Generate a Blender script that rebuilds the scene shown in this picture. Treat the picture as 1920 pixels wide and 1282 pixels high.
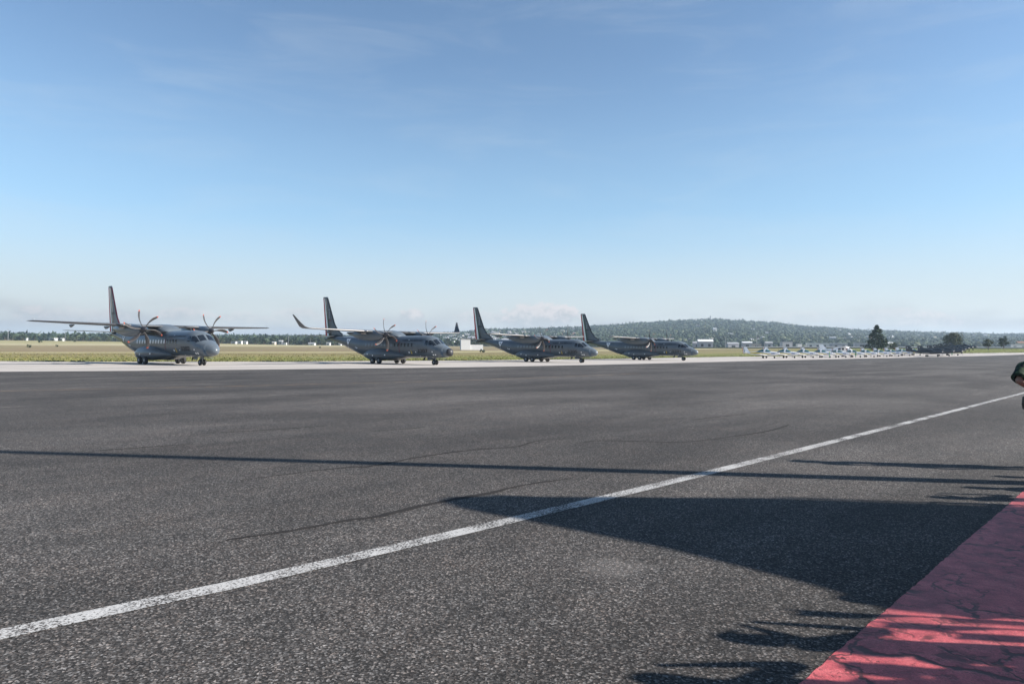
import bpy, math, random, bmesh
import numpy as np
from mathutils import Vector, Matrix
R = math.radians
random.seed(7)
for o in list(bpy.data.objects): bpy.data.objects.remove(o)
SC = bpy.context.scene
COL = SC.collection

# ------------------------------------------------------------------ camera, sky, sun
F_PX, PITCH, ROLL, EYE = 1300.0, 0.010032, 0.00659, 1.9
cd = bpy.data.cameras.new("camera"); cam = bpy.data.objects.new("camera", cd); COL.objects.link(cam)
cd.sensor_width = 36; cd.lens = F_PX / 1920 * 36; cd.clip_start = 0.05; cd.clip_end = 30000
cam.matrix_world = Matrix.Translation((0, 0, EYE)) @ Matrix.Rotation(R(90) + PITCH, 4, 'X') @ Matrix.Rotation(ROLL, 4, 'Z')
SC.camera = cam
SUN_EL, SUN_AZ = R(28), R(-8)          # azimuth measured from +x towards +y
sdir = Vector((math.cos(SUN_AZ) * math.cos(SUN_EL), math.sin(SUN_AZ) * math.cos(SUN_EL), math.sin(SUN_EL)))
sl = bpy.data.lights.new("sun", 'SUN'); sl.energy = 5.0; sl.angle = R(0.7); sl.color = (1.0, 0.93, 0.86)
so = bpy.data.objects.new("sun", sl); COL.objects.link(so)
so.rotation_euler = (-sdir).to_track_quat('-Z', 'Y').to_euler(); so.location = (30, -10, 40)
SC.view_settings.view_transform = 'Standard'; SC.view_settings.look = 'None'
SC.view_settings.exposure = 1.1; SC.view_settings.gamma = 1
SC.render.resolution_x = 1024; SC.render.resolution_y = 683

def px_dir(x, y):
    """direction (azimuth from +y, elevation) of a photograph pixel"""
    u, v = x - 960, y - 641
    c, s = math.cos(-ROLL), math.sin(-ROLL)
    u, v = c * u - s * v, s * u + c * v
    d = Vector((u, F_PX, -v)); d = Matrix.Rotation(PITCH, 3, 'X') @ d
    d.normalize(); return math.atan2(d.x, d.y), math.asin(d.z)
def px_ground(x, y, z=0.0):
    a, e = px_dir(x, y)
    r = (EYE - z) / -math.tan(e)
    return (r * math.sin(a), r * math.cos(a))

world = bpy.data.worlds.new("World"); SC.world = world; world.use_nodes = True
class NT:
    """small node-tree writer"""
    def __init__(s, tree): s.t = tree; s.n = tree.nodes; s.l = tree.links
    def node(s, kind, **kw):
        n = s.n.new(kind)
        for k, v in kw.items():
            if k == 'ins':
                for kk, vv in v.items():
                    if isinstance(vv, bpy.types.NodeSocket): s.l.new(vv, n.inputs[kk])
                    else: n.inputs[kk].default_value = vv
            else: setattr(n, k, v)
        return n
    def math(s, op, a, b=None, c=None, clamp=False):
        n = s.n.new('ShaderNodeMath'); n.operation = op; n.use_clamp = clamp
        for i, v in enumerate((a, b, c)):
            if v is None: continue
            if isinstance(v, bpy.types.NodeSocket): s.l.new(v, n.inputs[i])
            else: n.inputs[i].default_value = v
        return n.outputs[0]
    def noise(s, vec, scale, detail=3, rough=.5, dist=0):
        n = s.node('ShaderNodeTexNoise', ins={'Scale': scale, 'Detail': detail, 'Roughness': rough, 'Distortion': dist})
        if vec is not None: s.l.new(vec, n.inputs['Vector'])
        return n.outputs['Fac']
    def mapping(s, vec, scale=(1, 1, 1), rot=(0, 0, 0), loc=(0, 0, 0)):
        n = s.node('ShaderNodeMapping', ins={'Scale': scale, 'Rotation': rot, 'Location': loc}); s.l.new(vec, n.inputs[0]); return n.outputs[0]
    def ramp(s, fac, stops, interp='LINEAR'):
        n = s.n.new('ShaderNodeValToRGB'); n.color_ramp.interpolation = interp
        e = n.color_ramp.elements
        while len(e) < len(stops): e.new(.5)
        for i, (p, c) in enumerate(stops):
            e[i].position = p
            c = (c, c, c, 1) if not isinstance(c, (tuple, list)) else (*c[:3], 1)
            e[i].color = c
        s.l.new(fac, n.inputs[0]); return n.outputs[0]
    def step(s, v, lo, hi):
        n = s.n.new('ShaderNodeMapRange'); n.interpolation_type = 'SMOOTHSTEP'
        s.l.new(v, n.inputs[0]); n.inputs[1].default_value = lo; n.inputs[2].default_value = hi; return n.outputs[0]
    def mix(s, fac, a, b, blend='MIX'):
        n = s.n.new('ShaderNodeMix'); n.data_type = 'RGBA'; n.blend_type = blend
        for i, v in ((0, fac), (6, a), (7, b)):
            if isinstance(v, bpy.types.NodeSocket): s.l.new(v, n.inputs[i])
            elif i == 0: n.inputs[0].default_value = v
            else: n.inputs[i].default_value = (*v[:3], 1)
        return n.outputs[2]

def build_world():
    w = NT(world.node_tree); w.n.clear()
    out = w.node('ShaderNodeOutputWorld'); bg = w.node('ShaderNodeBackground', ins={'Strength': 0.085})
    w.l.new(bg.outputs[0], out.inputs[0])
    sky = w.node('ShaderNodeTexSky', sky_type='NISHITA'); sky.sun_disc = False
    sky.sun_elevation = SUN_EL; sky.sun_rotation = math.atan2(sdir.x, sdir.y)
    sky.altitude = 2200; sky.air_density = 1.0; sky.dust_density = 0.6; sky.ozone_density = 2.0
    tc = w.node('ShaderNodeTexCoord'); g = tc.outputs['Generated']
    sep = w.node('ShaderNodeSeparateXYZ'); w.l.new(g, sep.inputs[0])
    az = w.math('ARCTAN2', sep.outputs[0], sep.outputs[1])
    el = w.math('ARCSINE', sep.outputs[2])
    cv = w.node('ShaderNodeCombineXYZ'); w.l.new(az, cv.inputs[0]); w.l.new(el, cv.inputs[1]); v = cv.outputs[0]
    col = sky.outputs[0]
    # milky lower air
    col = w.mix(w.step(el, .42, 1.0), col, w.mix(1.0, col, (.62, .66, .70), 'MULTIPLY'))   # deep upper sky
    milk = w.math('MULTIPLY', w.math('SUBTRACT', 1.0, w.step(el, 0.0, 0.42)), 0.62)
    col = w.mix(milk, col, SKY_MILK)
    low = w.math('MULTIPLY', w.math('SUBTRACT', 1.0, w.step(el, 0.0, 0.20)), 0.90)
    col = w.mix(low, col, SKY_LOW)
    col = w.mix(1.0, col, (1.06, 1.11, 1.05), 'MULTIPLY')
    # thin cirrus
    c1 = w.noise(w.mapping(v, (1.6, 9, 1), (0, 0, R(-9))), 2.2, 5, .6, .6)
    cir = w.math('MULTIPLY', w.step(c1, .45, .74), w.math('MULTIPLY', w.step(el, .02, .2), .14))
    col = w.mix(cir, col, SKY_CIRRUS)
    # low cloud bank and cumulus heads near the horizon
    n1 = w.noise(w.mapping(v, (1, 1.5, 1)), 62, 9, .66, .4)
    n2 = w.noise(w.mapping(v, (1, 3.2, 1)), 7, 5, .55)
    bank = w.math('MULTIPLY', w.math('SUBTRACT', 1.0, w.step(w.math('ADD', el, w.math('MULTIPLY', n2, -.05)), -.002, .045)), w.step(n2, .36, .62))
    col = w.mix(w.math('MULTIPLY', bank, .8), col, SKY_BANK)
    for (px, py, rx, ry, k) in ((772, 592, 30, 13, .75), (1012, 596, 88, 30, .7), (1048, 590, 40, 20, .5), (905, 598, 60, 16, .38), (60, 588, 26, 12, .35),
                                (345, 592, 45, 14, .4), (455, 600, 50, 16, .3), (1745, 606, 45, 20, .38), (1690, 596, 70, 18, .25), (560, 596, 50, 20, .28), (150, 600, 90, 22, .3), (1500, 598, 70, 14, .2)):
        a0, e0 = px_dir(px, py)
        dx = w.math('POWER', w.math('DIVIDE', w.math('SUBTRACT', az, a0), rx / F_PX), 2.0)
        ey = w.math('SUBTRACT', el, e0)
        dy = w.math('POWER', w.math('DIVIDE', ey, ry / F_PX), 2.0)
        f = w.math('SUBTRACT', 1.0, w.math('ADD', dx, dy))
        f = w.math('ADD', f, w.math('MULTIPLY', w.math('SUBTRACT', n1, .5), 2.8))
        # sharp heads, soft feet
        soft = w.step(ey, -ry / F_PX, ry / F_PX * .2)
        m = w.math('MULTIPLY', w.math('MULTIPLY', w.step(f, .0, .45), w.math('ADD', w.math('MULTIPLY', soft, .75), .25)), k)
        col = w.mix(m, col, w.mix(w.step(w.math('ADD', n1, w.math('MULTIPLY', ey, 9.0)), .38, .66), SKY_BANK, SKY_CUMULUS))
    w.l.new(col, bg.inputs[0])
SKY_MILK = (2.05, 3.2, 4.3); SKY_LOW = (3.95, 3.72, 3.68); SKY_CIRRUS = (3.6, 4.1, 4.5); SKY_BANK = (2.9, 3.0, 3.1); SKY_CUMULUS = (4.8, 4.4, 4.3)
build_world()

# ------------------------------------------------------------------ helpers
def tag(o, label=None, cat=None, group=None, kind=None):
    if label: o['label'] = label
    if cat: o['category'] = cat
    if group: o['group'] = group
    if kind: o['kind'] = kind
    return o
def empty(name, loc=(0, 0, 0), rz=0, sc=1):
    o = bpy.data.objects.new(name, None); COL.objects.link(o); o.location = loc; o.rotation_euler = (0, 0, rz); o.scale = (sc, sc, sc)
    o.empty_display_size = .3; return o
class MB:
    def __init__(s): s.v = []; s.f = []; s.m = []
    def add(s, vs, fs, mi=0):
        b = len(s.v); s.v += [tuple(p) for p in vs]
        for f in fs: s.f.append([b + i for i in f]); s.m.append(mi)
        return s
    def box(s, c, d, mi=0, rz=0):
        x, y, z = d[0] / 2, d[1] / 2, d[2] / 2; cs, sn = math.cos(rz), math.sin(rz)
        vs = [(c[0] + a * x * cs - b * y * sn, c[1] + a * x * sn + b * y * cs, c[2] + e * z) for a in (-1, 1) for b in (-1, 1) for e in (-1, 1)]
        return s.add(vs, [(0, 1, 3, 2), (4, 6, 7, 5), (0, 4, 5, 1), (2, 3, 7, 6), (0, 2, 6, 4), (1, 5, 7, 3)], mi)
    def loft(s, rings, mi=0, cap=True, closed=True, fm=None):
        n = len(rings[0]); vs = [p for r in rings for p in r]; b = len(s.v); s.v += [tuple(p) for p in vs]
        for i in range(len(rings) - 1):
            for j in range(n if closed else n - 1):
                k = (j + 1) % n
                s.f.append([b + i * n + j, b + i * n + k, b + (i + 1) * n + k, b + (i + 1) * n + j]); s.m.append(fm(i, j) if fm else mi)
        if cap:
            s.f.append([b + j for j in range(n)][::-1]); s.m.append(mi)
            s.f.append([b + (len(rings) - 1) * n + j for j in range(n)]); s.m.append(mi)
        return s
    def tube(s, pts, rad, n=8, mi=0):
        rings = []
        for i, p in enumerate(pts):
            p = Vector(p); a = Vector(pts[max(0, i - 1)]); c = Vector(pts[min(len(pts) - 1, i + 1)]); d = (c - a).normalized()
            q = d.to_track_quat('Z', 'Y'); r = rad[i] if isinstance(rad, (list, tuple)) else rad
            rings.append([p + q @ Vector((r * math.cos(2 * math.pi * k / n), r * math.sin(2 * math.pi * k / n), 0)) for k in range(n)])
        return s.loft(rings, mi)
    def build(s, name, mats, parent=None, smooth=False, loc=None):
        me = bpy.data.meshes.new(name); me.from_pydata(s.v, [], s.f)
        for m in (mats if isinstance(mats, (list, tuple)) else [mats]): me.materials.append(m)
        me.polygons.foreach_set('material_index', s.m); me.polygons.foreach_set('use_smooth', [smooth] * len(s.f)); me.update()
        bm = bmesh.new(); bm.from_mesh(me); bmesh.ops.recalc_face_normals(bm, faces=bm.faces); bm.to_mesh(me); bm.free()
        o = bpy.data.objects.new(name, me); COL.objects.link(o)
        if parent: o.parent = parent
        if loc is not None: o.location = loc
        return o
def fast_mesh(name, V, T, mats, mi=None, smooth=False):
    """numpy triangle mesh"""
    me = bpy.data.meshes.new(name); V = np.asarray(V, np.float32); T = np.asarray(T, np.int32)
    me.vertices.add(len(V)); me.vertices.foreach_set('co', V.ravel()); me.loops.add(T.size); me.loops.foreach_set('vertex_index', T.ravel())
    me.polygons.add(len(T)); k = T.shape[1]
    me.polygons.foreach_set('loop_start', np.arange(0, T.size, k, dtype=np.int32)); me.polygons.foreach_set('loop_total', np.full(len(T), k, np.int32))
    for m in mats: me.materials.append(m)
    if mi is not None: me.polygons.foreach_set('material_index', np.asarray(mi, np.int32))
    if smooth: me.polygons.foreach_set('use_smooth', np.ones(len(T), bool))
    me.update(calc_edges=True); me.validate()
    o = bpy.data.objects.new(name, me); COL.objects.link(o); return o
def copy_tree(o, parent=None, loc=None, rz=None, sc=None, label=None):
    c = o.copy(); COL.objects.link(c)
    if parent: c.parent = parent; c.matrix_parent_inverse = o.matrix_parent_inverse.copy()
    if loc is not None: c.location = loc
    if rz is not None: c.rotation_euler = (0, 0, rz)
    if sc is not None: c.scale = (sc, sc, sc)
    if label: c['label'] = label
    for ch in o.children: copy_tree(ch, c)
    return c
def interp(x, xs, ys): return float(np.interp(x, xs, ys))
def sstep(a, b, x):
    t = min(1, max(0, (x - a) / (b - a))); return t * t * (3 - 2 * t)

# ------------------------------------------------------------------ materials
def bsdf_mat(name, col=(.5, .5, .5), rough=.6, metal=0, spec=.5, var=0, vscale=3, emit=None, alpha=None, coat=0):
    m = bpy.data.materials.new(name); m.use_nodes = True; w = NT(m.node_tree); b = w.n['Principled BSDF']
    b.inputs['Base Color'].default_value = (*col, 1); b.inputs['Roughness'].default_value = rough; b.inputs['Metallic'].default_value = metal
    b.inputs['Specular IOR Level'].default_value = spec; b.inputs['Coat Weight'].default_value = coat
    if var:
        tc = w.node('ShaderNodeTexCoord')
        n = w.noise(tc.outputs['Object'], vscale, 5, .6)
        hi = tuple(min(1, c * (1 + var)) for c in col); lo = tuple(c * (1 - var) for c in col)
        w.l.new(w.ramp(n, [(.3, lo), (.7, hi)]), b.inputs['Base Color'])
        w.l.new(w.ramp(n, [(.3, rough * .85), (.7, min(1, rough * 1.15))]), b.inputs['Roughness'])
    return m
M = {}
M['grey_paint'] = bsdf_mat('grey_paint', (.093, .114, .134), .32, spec=.5, var=.13, vscale=1.2, coat=.12)
M['grey_wing'] = bsdf_mat('grey_wing', (.085, .092, .10), .45, var=.12, vscale=1.5)
M['dark_boot'] = bsdf_mat('dark_boot', (.02, .021, .024), .5)
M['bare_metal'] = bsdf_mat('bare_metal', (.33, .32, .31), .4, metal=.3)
M['blade'] = bsdf_mat('blade', (.045, .042, .042), .35, var=.15)
M['blade_tip'] = bsdf_mat('blade_tip', (.36, .075, .045), .5)
M['hub'] = bsdf_mat('hub', (.03, .03, .035), .35)
M['tyre'] = bsdf_mat('tyre', (.018, .018, .02), .8)
M['rim'] = bsdf_mat('rim', (.32, .33, .34), .4, metal=.4)
M['gear'] = bsdf_mat('gear', (.28, .29, .3), .5)
M['glass'] = bsdf_mat('cockpit_glass', (.012, .016, .022), .08, spec=.8)
M['window'] = bsdf_mat('cabin_window', (.62, .66, .70), .12, spec=.9)  # pale base colour stands in for sky light in the panes
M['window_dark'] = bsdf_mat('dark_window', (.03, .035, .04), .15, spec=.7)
M['black'] = bsdf_mat('black_marking', (.012, .012, .014), .6)
M['white'] = bsdf_mat('white_marking', (.9, .9, .9), .6)
M['red'] = bsdf_mat('red_marking', (.40, .03, .035), .6)
M['maroon'] = bsdf_mat('maroon_marking', (.16, .02, .04), .6)
M['green'] = bsdf_mat('green_marking', (.012, .09, .065), .6)
M['insignia_green'] = bsdf_mat('insignia_green', (.008, .04, .03), .6)
M['window_dull'] = bsdf_mat('grey_window', (.20, .23, .27), .15, spec=.8)
M['yellow'] = bsdf_mat('yellow_marking', (.8, .56, .04), .6)
M['white_paint'] = bsdf_mat('white_paint', (.84, .84, .85), .3, var=.05)
M['canopy'] = bsdf_mat('canopy_glass', (.03, .12, .13), .06, spec=.9)
M['black_paint'] = bsdf_mat('dark_blue_paint', (.016, .020, .030), .28, spec=.6)
M['light_panel'] = bsdf_mat('light_panel', (.32, .34, .37), .35)

def ground_mat(name):
    m = bpy.data.materials.new(name); m.use_nodes = True; w = NT(m.node_tree); b = w.n['Principled BSDF']
    g = w.node('ShaderNodeNewGeometry'); return m, w, b, g.outputs['Position']
def asphalt_nodes(w, P):
    """aggregate colour of worn asphalt: stones, fines, wide stains, wheel streaks"""
    Pr = w.mapping(P, (1, 1, 1), (0, 0, R(-46)))       # x axis along the apron
    v1 = w.node('ShaderNodeTexVoronoi', ins={'Scale': 75.0}); w.l.new(P, v1.inputs['Vector'])
    s1 = w.node('ShaderNodeSeparateColor'); w.l.new(v1.outputs['Color'], s1.inputs[0])
    v2 = w.node('ShaderNodeTexVoronoi', ins={'Scale': 33.0}); w.l.new(P, v2.inputs['Vector'])
    s2 = w.node('ShaderNodeSeparateColor'); w.l.new(v2.outputs['Color'], s2.inputs[0])
    v3 = w.node('ShaderNodeTexVoronoi', ins={'Scale': 17.0}); w.l.new(P, v3.inputs['Vector'])
    s3 = w.node('ShaderNodeSeparateColor'); w.l.new(v3.outputs['Color'], s3.inputs[0])
    a = w.ramp(s1.outputs[0], [(0, .014), (.5, .042), (.84, .10), (.97, .21), (1, .30)])
    core2 = w.math('SUBTRACT', 1.0, w.step(v2.outputs['Distance'], .18, .42))
    st2 = w.math('MULTIPLY', w.math('MULTIPLY', w.step(s2.outputs[1], .78, .95), core2), .11)
    core3 = w.math('SUBTRACT', 1.0, w.step(v3.outputs['Distance'], .10, .26))
    st3 = w.math('MULTIPLY', w.math('MULTIPLY', w.step(s3.outputs[2], .87, .98), core3), .14)
    lum = w.math('ADD', a, w.math('ADD', st2, st3))
    # wide patches: polished / dusty / rubbered
    p1 = w.noise(w.mapping(Pr, (.55, 1, 1)), .16, 4, .55, .4); p2 = w.noise(w.mapping(Pr, (.16, 1, 1)), .30, 6, .68, .6)
    p3 = w.noise(w.mapping(P, (1, 1, 1)), 1.1, 5, .62)
    gain = w.math('ADD', w.math('MULTIPLY', w.step(p1, .36, .64), .50), .78)
    gain = w.math('MULTIPLY', gain, w.math('ADD', w.math('MULTIPLY', w.step(p2, .38, .64), .34), .84))
    gain = w.math('MULTIPLY', gain, w.math('ADD', w.math('MULTIPLY', w.step(p3, .25, .75), .22), .89))
    # dusty pale streaks that only lie far out on the taxi lane
    sp = w.node('ShaderNodeSeparateXYZ'); w.l.new(Pr, sp.inputs[0])
    lane = w.math('MULTIPLY', w.step(sp.outputs[1], 19, 30), 1.0)
    ds = w.math('MULTIPLY', w.step(w.noise(w.mapping(Pr, (.07, .6, 1)), 1.0, 8, .75, 1.2), .54, .66), lane)
    lum = w.math('MULTIPLY', w.math('MULTIPLY', lum, gain), .92)
    lum = w.math('ADD', w.math('MULTIPLY', lum, w.math('SUBTRACT', 1.0, w.math('MULTIPLY', lane, .12))), w.math('MULTIPLY', ds, .075))
    sx0, sy0 = px_ground(1148, 1062)
    vd = w.node('ShaderNodeVectorMath', operation='DISTANCE'); w.l.new(w.mapping(P, (1, 1, 0)), vd.inputs[0]); vd.inputs[1].default_value = (sx0, sy0, 0)
    spot = w.math('SUBTRACT', 1.0, w.step(w.math('ADD', vd.outputs['Value'], w.math('MULTIPLY', w.math('SUBTRACT', w.noise(P, 5, 5, .7), .5), .9)), .12, .42))
    lum = w.math('ADD', lum, w.math('MULTIPLY', spot, .045))
    tint = w.ramp(w.math('MULTIPLY', w.math('ADD', s1.outputs[1], p3), .5), [(.25, (.90, .88, .86)), (.55, (.98, .91, .85)), (.8, (1.08, .90, .79))])
    c = w.mix(1.0, tint, lum, 'MULTIPLY')
    h = w.math('ADD', v1.outputs['Distance'], w.math('MULTIPLY', v2.outputs['Distance'], 1.2))
    return c, h, p1
def mat_asphalt():
    m, w, b, P = ground_mat('asphalt'); c, h, _ = asphalt_nodes(w, P)
    w.l.new(c, b.inputs['Base Color']); b.inputs['Roughness'].default_value = .88; b.inputs['Specular IOR Level'].default_value = .25
    bp = w.node('ShaderNodeBump', ins={'Strength': .35, 'Distance': .004, 'Height': h}); w.l.new(bp.outputs[0], b.inputs['Normal']); return m
def mat_paint(name, col, cover, scale=1.0):
    m, w, b, P = ground_mat(name); c, h, _ = asphalt_nodes(w, P)
    n = w.noise(P, 42, 3, .7); n2 = w.noise(P, 1.3, 3, .5)
    k = w.step(w.math('ADD', n, w.math('MULTIPLY', w.math('SUBTRACT', n2, .5), .6)), cover - .05, cover + .07)
    grime = w.ramp(w.noise(P, 9, 4, .6), [(.3, tuple(x * .78 for x in col)), (.7, col)])
    w.l.new(w.mix(k, c, grime), b.inputs['Base Color']); b.inputs['Roughness'].default_value = .8; b.inputs['Specular IOR Level'].default_value = .25
    bp = w.node('ShaderNodeBump', ins={'Strength': .3, 'Distance': .004, 'Height': h}); w.l.new(bp.outputs[0], b.inputs['Normal']); return m
def mat_red():
    m, w, b, P = ground_mat('red_paint')
    warp = w.node('ShaderNodeTexNoise', ins={'Scale': 2.2, 'Detail': 4.0, 'Roughness': .65}); w.l.new(P, warp.inputs['Vector'])
    vm = w.node('ShaderNodeVectorMath', operation='MULTIPLY_ADD'); w.l.new(warp.outputs['Color'], vm.inputs[0]); vm.inputs[1].default_value = (.55, .55, 0); w.l.new(P, vm.inputs[2])
    Q = vm.outputs[0]
    def cracks(scale, wd):
        v = w.node('ShaderNodeTexVoronoi', feature='DISTANCE_TO_EDGE', ins={'Scale': scale}); w.l.new(Q, v.inputs['Vector'])
        return w.math('SUBTRACT', 1.0, w.step(v.outputs['Distance'], wd * .3, wd))
    gate = w.step(w.noise(P, 1.1, 3, .6), .44, .56)
    gate2 = w.step(w.noise(P, 2.6, 3, .6), .5, .6)
    cr = w.math('MAXIMUM', w.math('MULTIPLY', cracks(1.5, .034), gate), w.math('MULTIPLY', w.math('MULTIPLY', cracks(5.0, .085), gate2), .8), clamp=True)
    grain = w.noise(P, 60, 4, .7); mid = w.noise(P, 5, 5, .65)
    col = w.ramp(mid, [(.3, (.26, .042, .052)), (.5, (.42, .075, .085)), (.68, (.50, .12, .125))])
    col = w.mix(w.math('MULTIPLY', w.step(grain, .54, .72), .5), col, (.52, .17, .165))
    pits = w.math('MULTIPLY', w.step(w.noise(P, 21, 3, .75), .57, .66), w.step(w.noise(P, 2.3, 2, .5), .47, .6))
    pits = w.math('MAXIMUM', pits, w.math('MULTIPLY', w.step(w.noise(w.mapping(P, (1, 1, 1), (0, 0, 0), (7, 3, 1)), 8, 4, .7), .58, .66), .75))
    col = w.mix(w.math('MULTIPLY', w.step(w.noise(w.mapping(P, (1, 1, 1), (0, 0, 0), (3, 8, 2)), 3.2, 6, .72), .47, .62), .55), col, (.17, .035, .042))
    col = w.mix(1.0, col, w.ramp(w.noise(P, 120, 3, .8), [(.36, .62), (.5, 1.0), (.66, 1.35)]), 'MULTIPLY')
    col = w.mix(pits, col, (.14, .028, .032)); col = w.mix(cr, col, (.065, .014, .016))
    w.l.new(col, b.inputs['Base Color']); b.inputs['Roughness'].default_value = .6; b.inputs['Specular IOR Level'].default_value = .45
    hh = w.math('ADD', w.math('MULTIPLY', grain, .5), w.math('MULTIPLY', w.math('MAXIMUM', cr, pits), -2.5))
    bp = w.node('ShaderNodeBump', ins={'Strength': .25, 'Distance': .004, 'Height': hh}); w.l.new(bp.outputs[0], b.inputs['Normal']); return m
def mat_concrete():
    m, w, b, P = ground_mat('taxiway_concrete'); Pr = w.mapping(P, (1, 1, 1), (0, 0, R(-50)))
    n = w.noise(w.mapping(Pr, (.05, .7, 1)), 1.0, 6, .65, .3); n2 = w.noise(w.mapping(Pr, (.5, 1, 1)), .2, 4, .6)
    f = w.math('ADD', w.math('MULTIPLY', n, .6), w.math('MULTIPLY', n2, .4))
    c = w.ramp(f, [(.34, (.29, .27, .25)), (.48, (.40, .375, .345)), (.66, (.47, .435, .40))])
    br = w.node('ShaderNodeTexBrick', ins={'Scale': 1.0, 'Mortar Size': .05, 'Mortar Smooth': .3, 'Brick Width': 6.0, 'Row Height': 5.0}); br.offset = 0; w.l.new(Pr, br.inputs['Vector'])
    c = w.mix(w.math('MULTIPLY', br.outputs['Fac'], .55), c, (.18, .17, .165))
    w.l.new(c, b.inputs['Base Color']); b.inputs['Roughness'].default_value = .85; b.inputs['Specular IOR Level'].default_value = .2; return m
def mat_field():
    m, w, b, P = ground_mat('dry_field'); Pr = w.mapping(P, (1, 1, 1), (0, 0, R(-50)))
    sp = w.node('ShaderNodeSeparateXYZ'); w.l.new(Pr, sp.inputs[0])
    wv = w.noise(w.mapping(Pr, (.012, .03, 1)), 1.0, 4, .6)
    y = w.math('ADD', sp.outputs[1], w.math('MULTIPLY', w.math('SUBTRACT', wv, .5), 30))
    f = w.math('DIVIDE', w.math('SUBTRACT', y, 95), 400, clamp=True)
    band = w.ramp(f, [(0, (.155, .175, .05)), (.06, (.19, .19, .068)), (.10, (.215, .19, .085)), (.28, (.205, .168, .09)), (.315, (.42, .385, .22)), (.35, (.36, .33, .18)), (.38, (.215, .17, .105)), (.75, (.24, .20, .12)), (.85, (.42, .38, .25)), (1, (.31, .29, .16))])
    n = w.noise(w.mapping(Pr, (.022, .16, 1)), .8, 7, .7)
    n3 = w.noise(w.mapping(Pr, (.3, 1, 1)), 1.2, 4, .7)
    c = w.mix(w.step(n, .50, .72), band, (.15, .165, .06))
    c = w.mix(w.math('MULTIPLY', w.math('SUBTRACT', 1.0, w.step(n, .30, .46)), .5), c, (.40, .35, .23))
    c = w.mix(1.0, c, w.ramp(n3, [(.3, .72), (.7, 1.2)]), 'MULTIPLY')
    w.l.new(c, b.inputs['Base Color']); b.inputs['Roughness'].default_value = .95; b.inputs['Specular IOR Level'].default_value = .1
    bp = w.node('ShaderNodeBump', ins={'Strength': .5, 'Distance': .15, 'Height': n3}); w.l.new(bp.outputs[0], b.inputs['Normal']); return m
def mat_leaf(name, c0, c1, scale=.5, trans=.0):
    m, w, b, P = ground_mat(name)
    n = w.noise(P, scale, 4, .6)
    w.l.new(w.ramp(n, [(.3, c0), (.7, c1)]), b.inputs['Base Color']); b.inputs['Roughness'].default_value = .8; b.inputs['Specular IOR Level'].default_value = .15; return m
M['asphalt'] = mat_asphalt(); M['line'] = mat_paint('white_line_paint', (.47, .47, .46), .47); M['red_ground'] = mat_red()
M['faint_line'] = mat_paint('faded_orange_paint', (.26, .17, .10), .47)
M['tar'] = bsdf_mat('tar', (.030, .028, .027), .9, spec=.1, var=.25, vscale=4)
M['concrete'] = mat_concrete(); M['field'] = mat_field()
M['hill'] = mat_leaf('hill_soil', (.07, .085, .05), (.13, .13, .085), .02)
M['leaf_dark'] = mat_leaf('leaf_dark', (.016, .030, .020), (.034, .054, .030), .12)
M['leaf_mid'] = mat_leaf('leaf_mid', (.030, .050, .026), (.056, .078, .038), .12)
M['leaf_pale'] = mat_leaf('leaf_pale', (.06, .075, .04), (.10, .11, .06), .12)
M['conifer'] = mat_leaf('conifer_needles', (.020, .038, .022), (.055, .085, .038), .6)
M['bush'] = mat_leaf('bush_leaves', (.045, .052, .028), (.13, .13, .07), .5)
M['bark'] = bsdf_mat('bark', (.09, .07, .055), .9, var=.3)
M['grass'] = mat_leaf('grass_blades', (.13, .155, .05), (.25, .215, .10), .15)
M['wall_white'] = bsdf_mat('wall_white', (.66, .66, .64), .8, var=.08); M['wall_tan'] = bsdf_mat('wall_tan', (.50, .44, .36), .8, var=.1)
M['wall_grey'] = bsdf_mat('wall_grey', (.36, .37, .40), .8, var=.1); M['roof_grey'] = bsdf_mat('roof_grey', (.30, .31, .33), .7, var=.15)
M['town_wall'] = bsdf_mat('town_wall', (.50, .51, .52), .85, var=.15, vscale=.2); M['roof_white'] = bsdf_mat('roof_white', (.7, .71, .73), .6); M['roof_rust'] = bsdf_mat('roof_rust', (.24, .12, .08), .8, var=.2)
M['opening'] = bsdf_mat('opening', (.03, .03, .035), .4); M['steel'] = bsdf_mat('steel', (.35, .36, .37), .5, metal=.4)

# ------------------------------------------------------------------ ground: apron, taxiway, field, hills
TE_X = [0, 200, 550, 800, 1300, 1600, 1920]; TE_Y = [10, 9, 4.5, 4, 3.5, 5, 6.5]
CR_X = [0, 700, 800, 860, 900, 1000, 1050, 1110, 1150, 1200, 1250, 1310, 1340, 1400, 1450, 1480, 1520, 1560, 1600, 1640, 1700, 1750, 1800, 1850, 1920]
CR_Y = [636, 636, 632, 627, 621, 620, 618, 615, 613, 609, 606, 602, 602, 605.5, 608.5, 612, 616, 618.5, 621.5, 623.5, 625.5, 627.5, 628, 630, 630]
def zfun(x, y):
    r = math.hypot(x, y); az = math.atan2(x, y); a = max(-.66, min(.66, az)); px = 960 + math.tan(a) * F_PX
    dep = r * math.cos(a); fade = 1 - sstep(.9, 1.6, abs(az))
    D2 = interp(px, [0, 1300, 1700, 1920], [640, 640, 430, 420])
    S = sstep(230, D2, r) * fade
    z = S * (EYE + interp(px, TE_X, TE_Y) / F_PX * min(dep, 1000))
    if dep > 1000:
        Hh = 654 + .00659 * (px - 960); top = EYE + (Hh - interp(px, CR_X, CR_Y)) / F_PX * 2400
        k = min(1, (dep - 1000) / 1400); z += (k ** 1.15) * (top * fade - z) if top * fade > z else 0
    if dep > 2450: z *= 1 - sstep(2450, 3400, dep)
    return z
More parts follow.
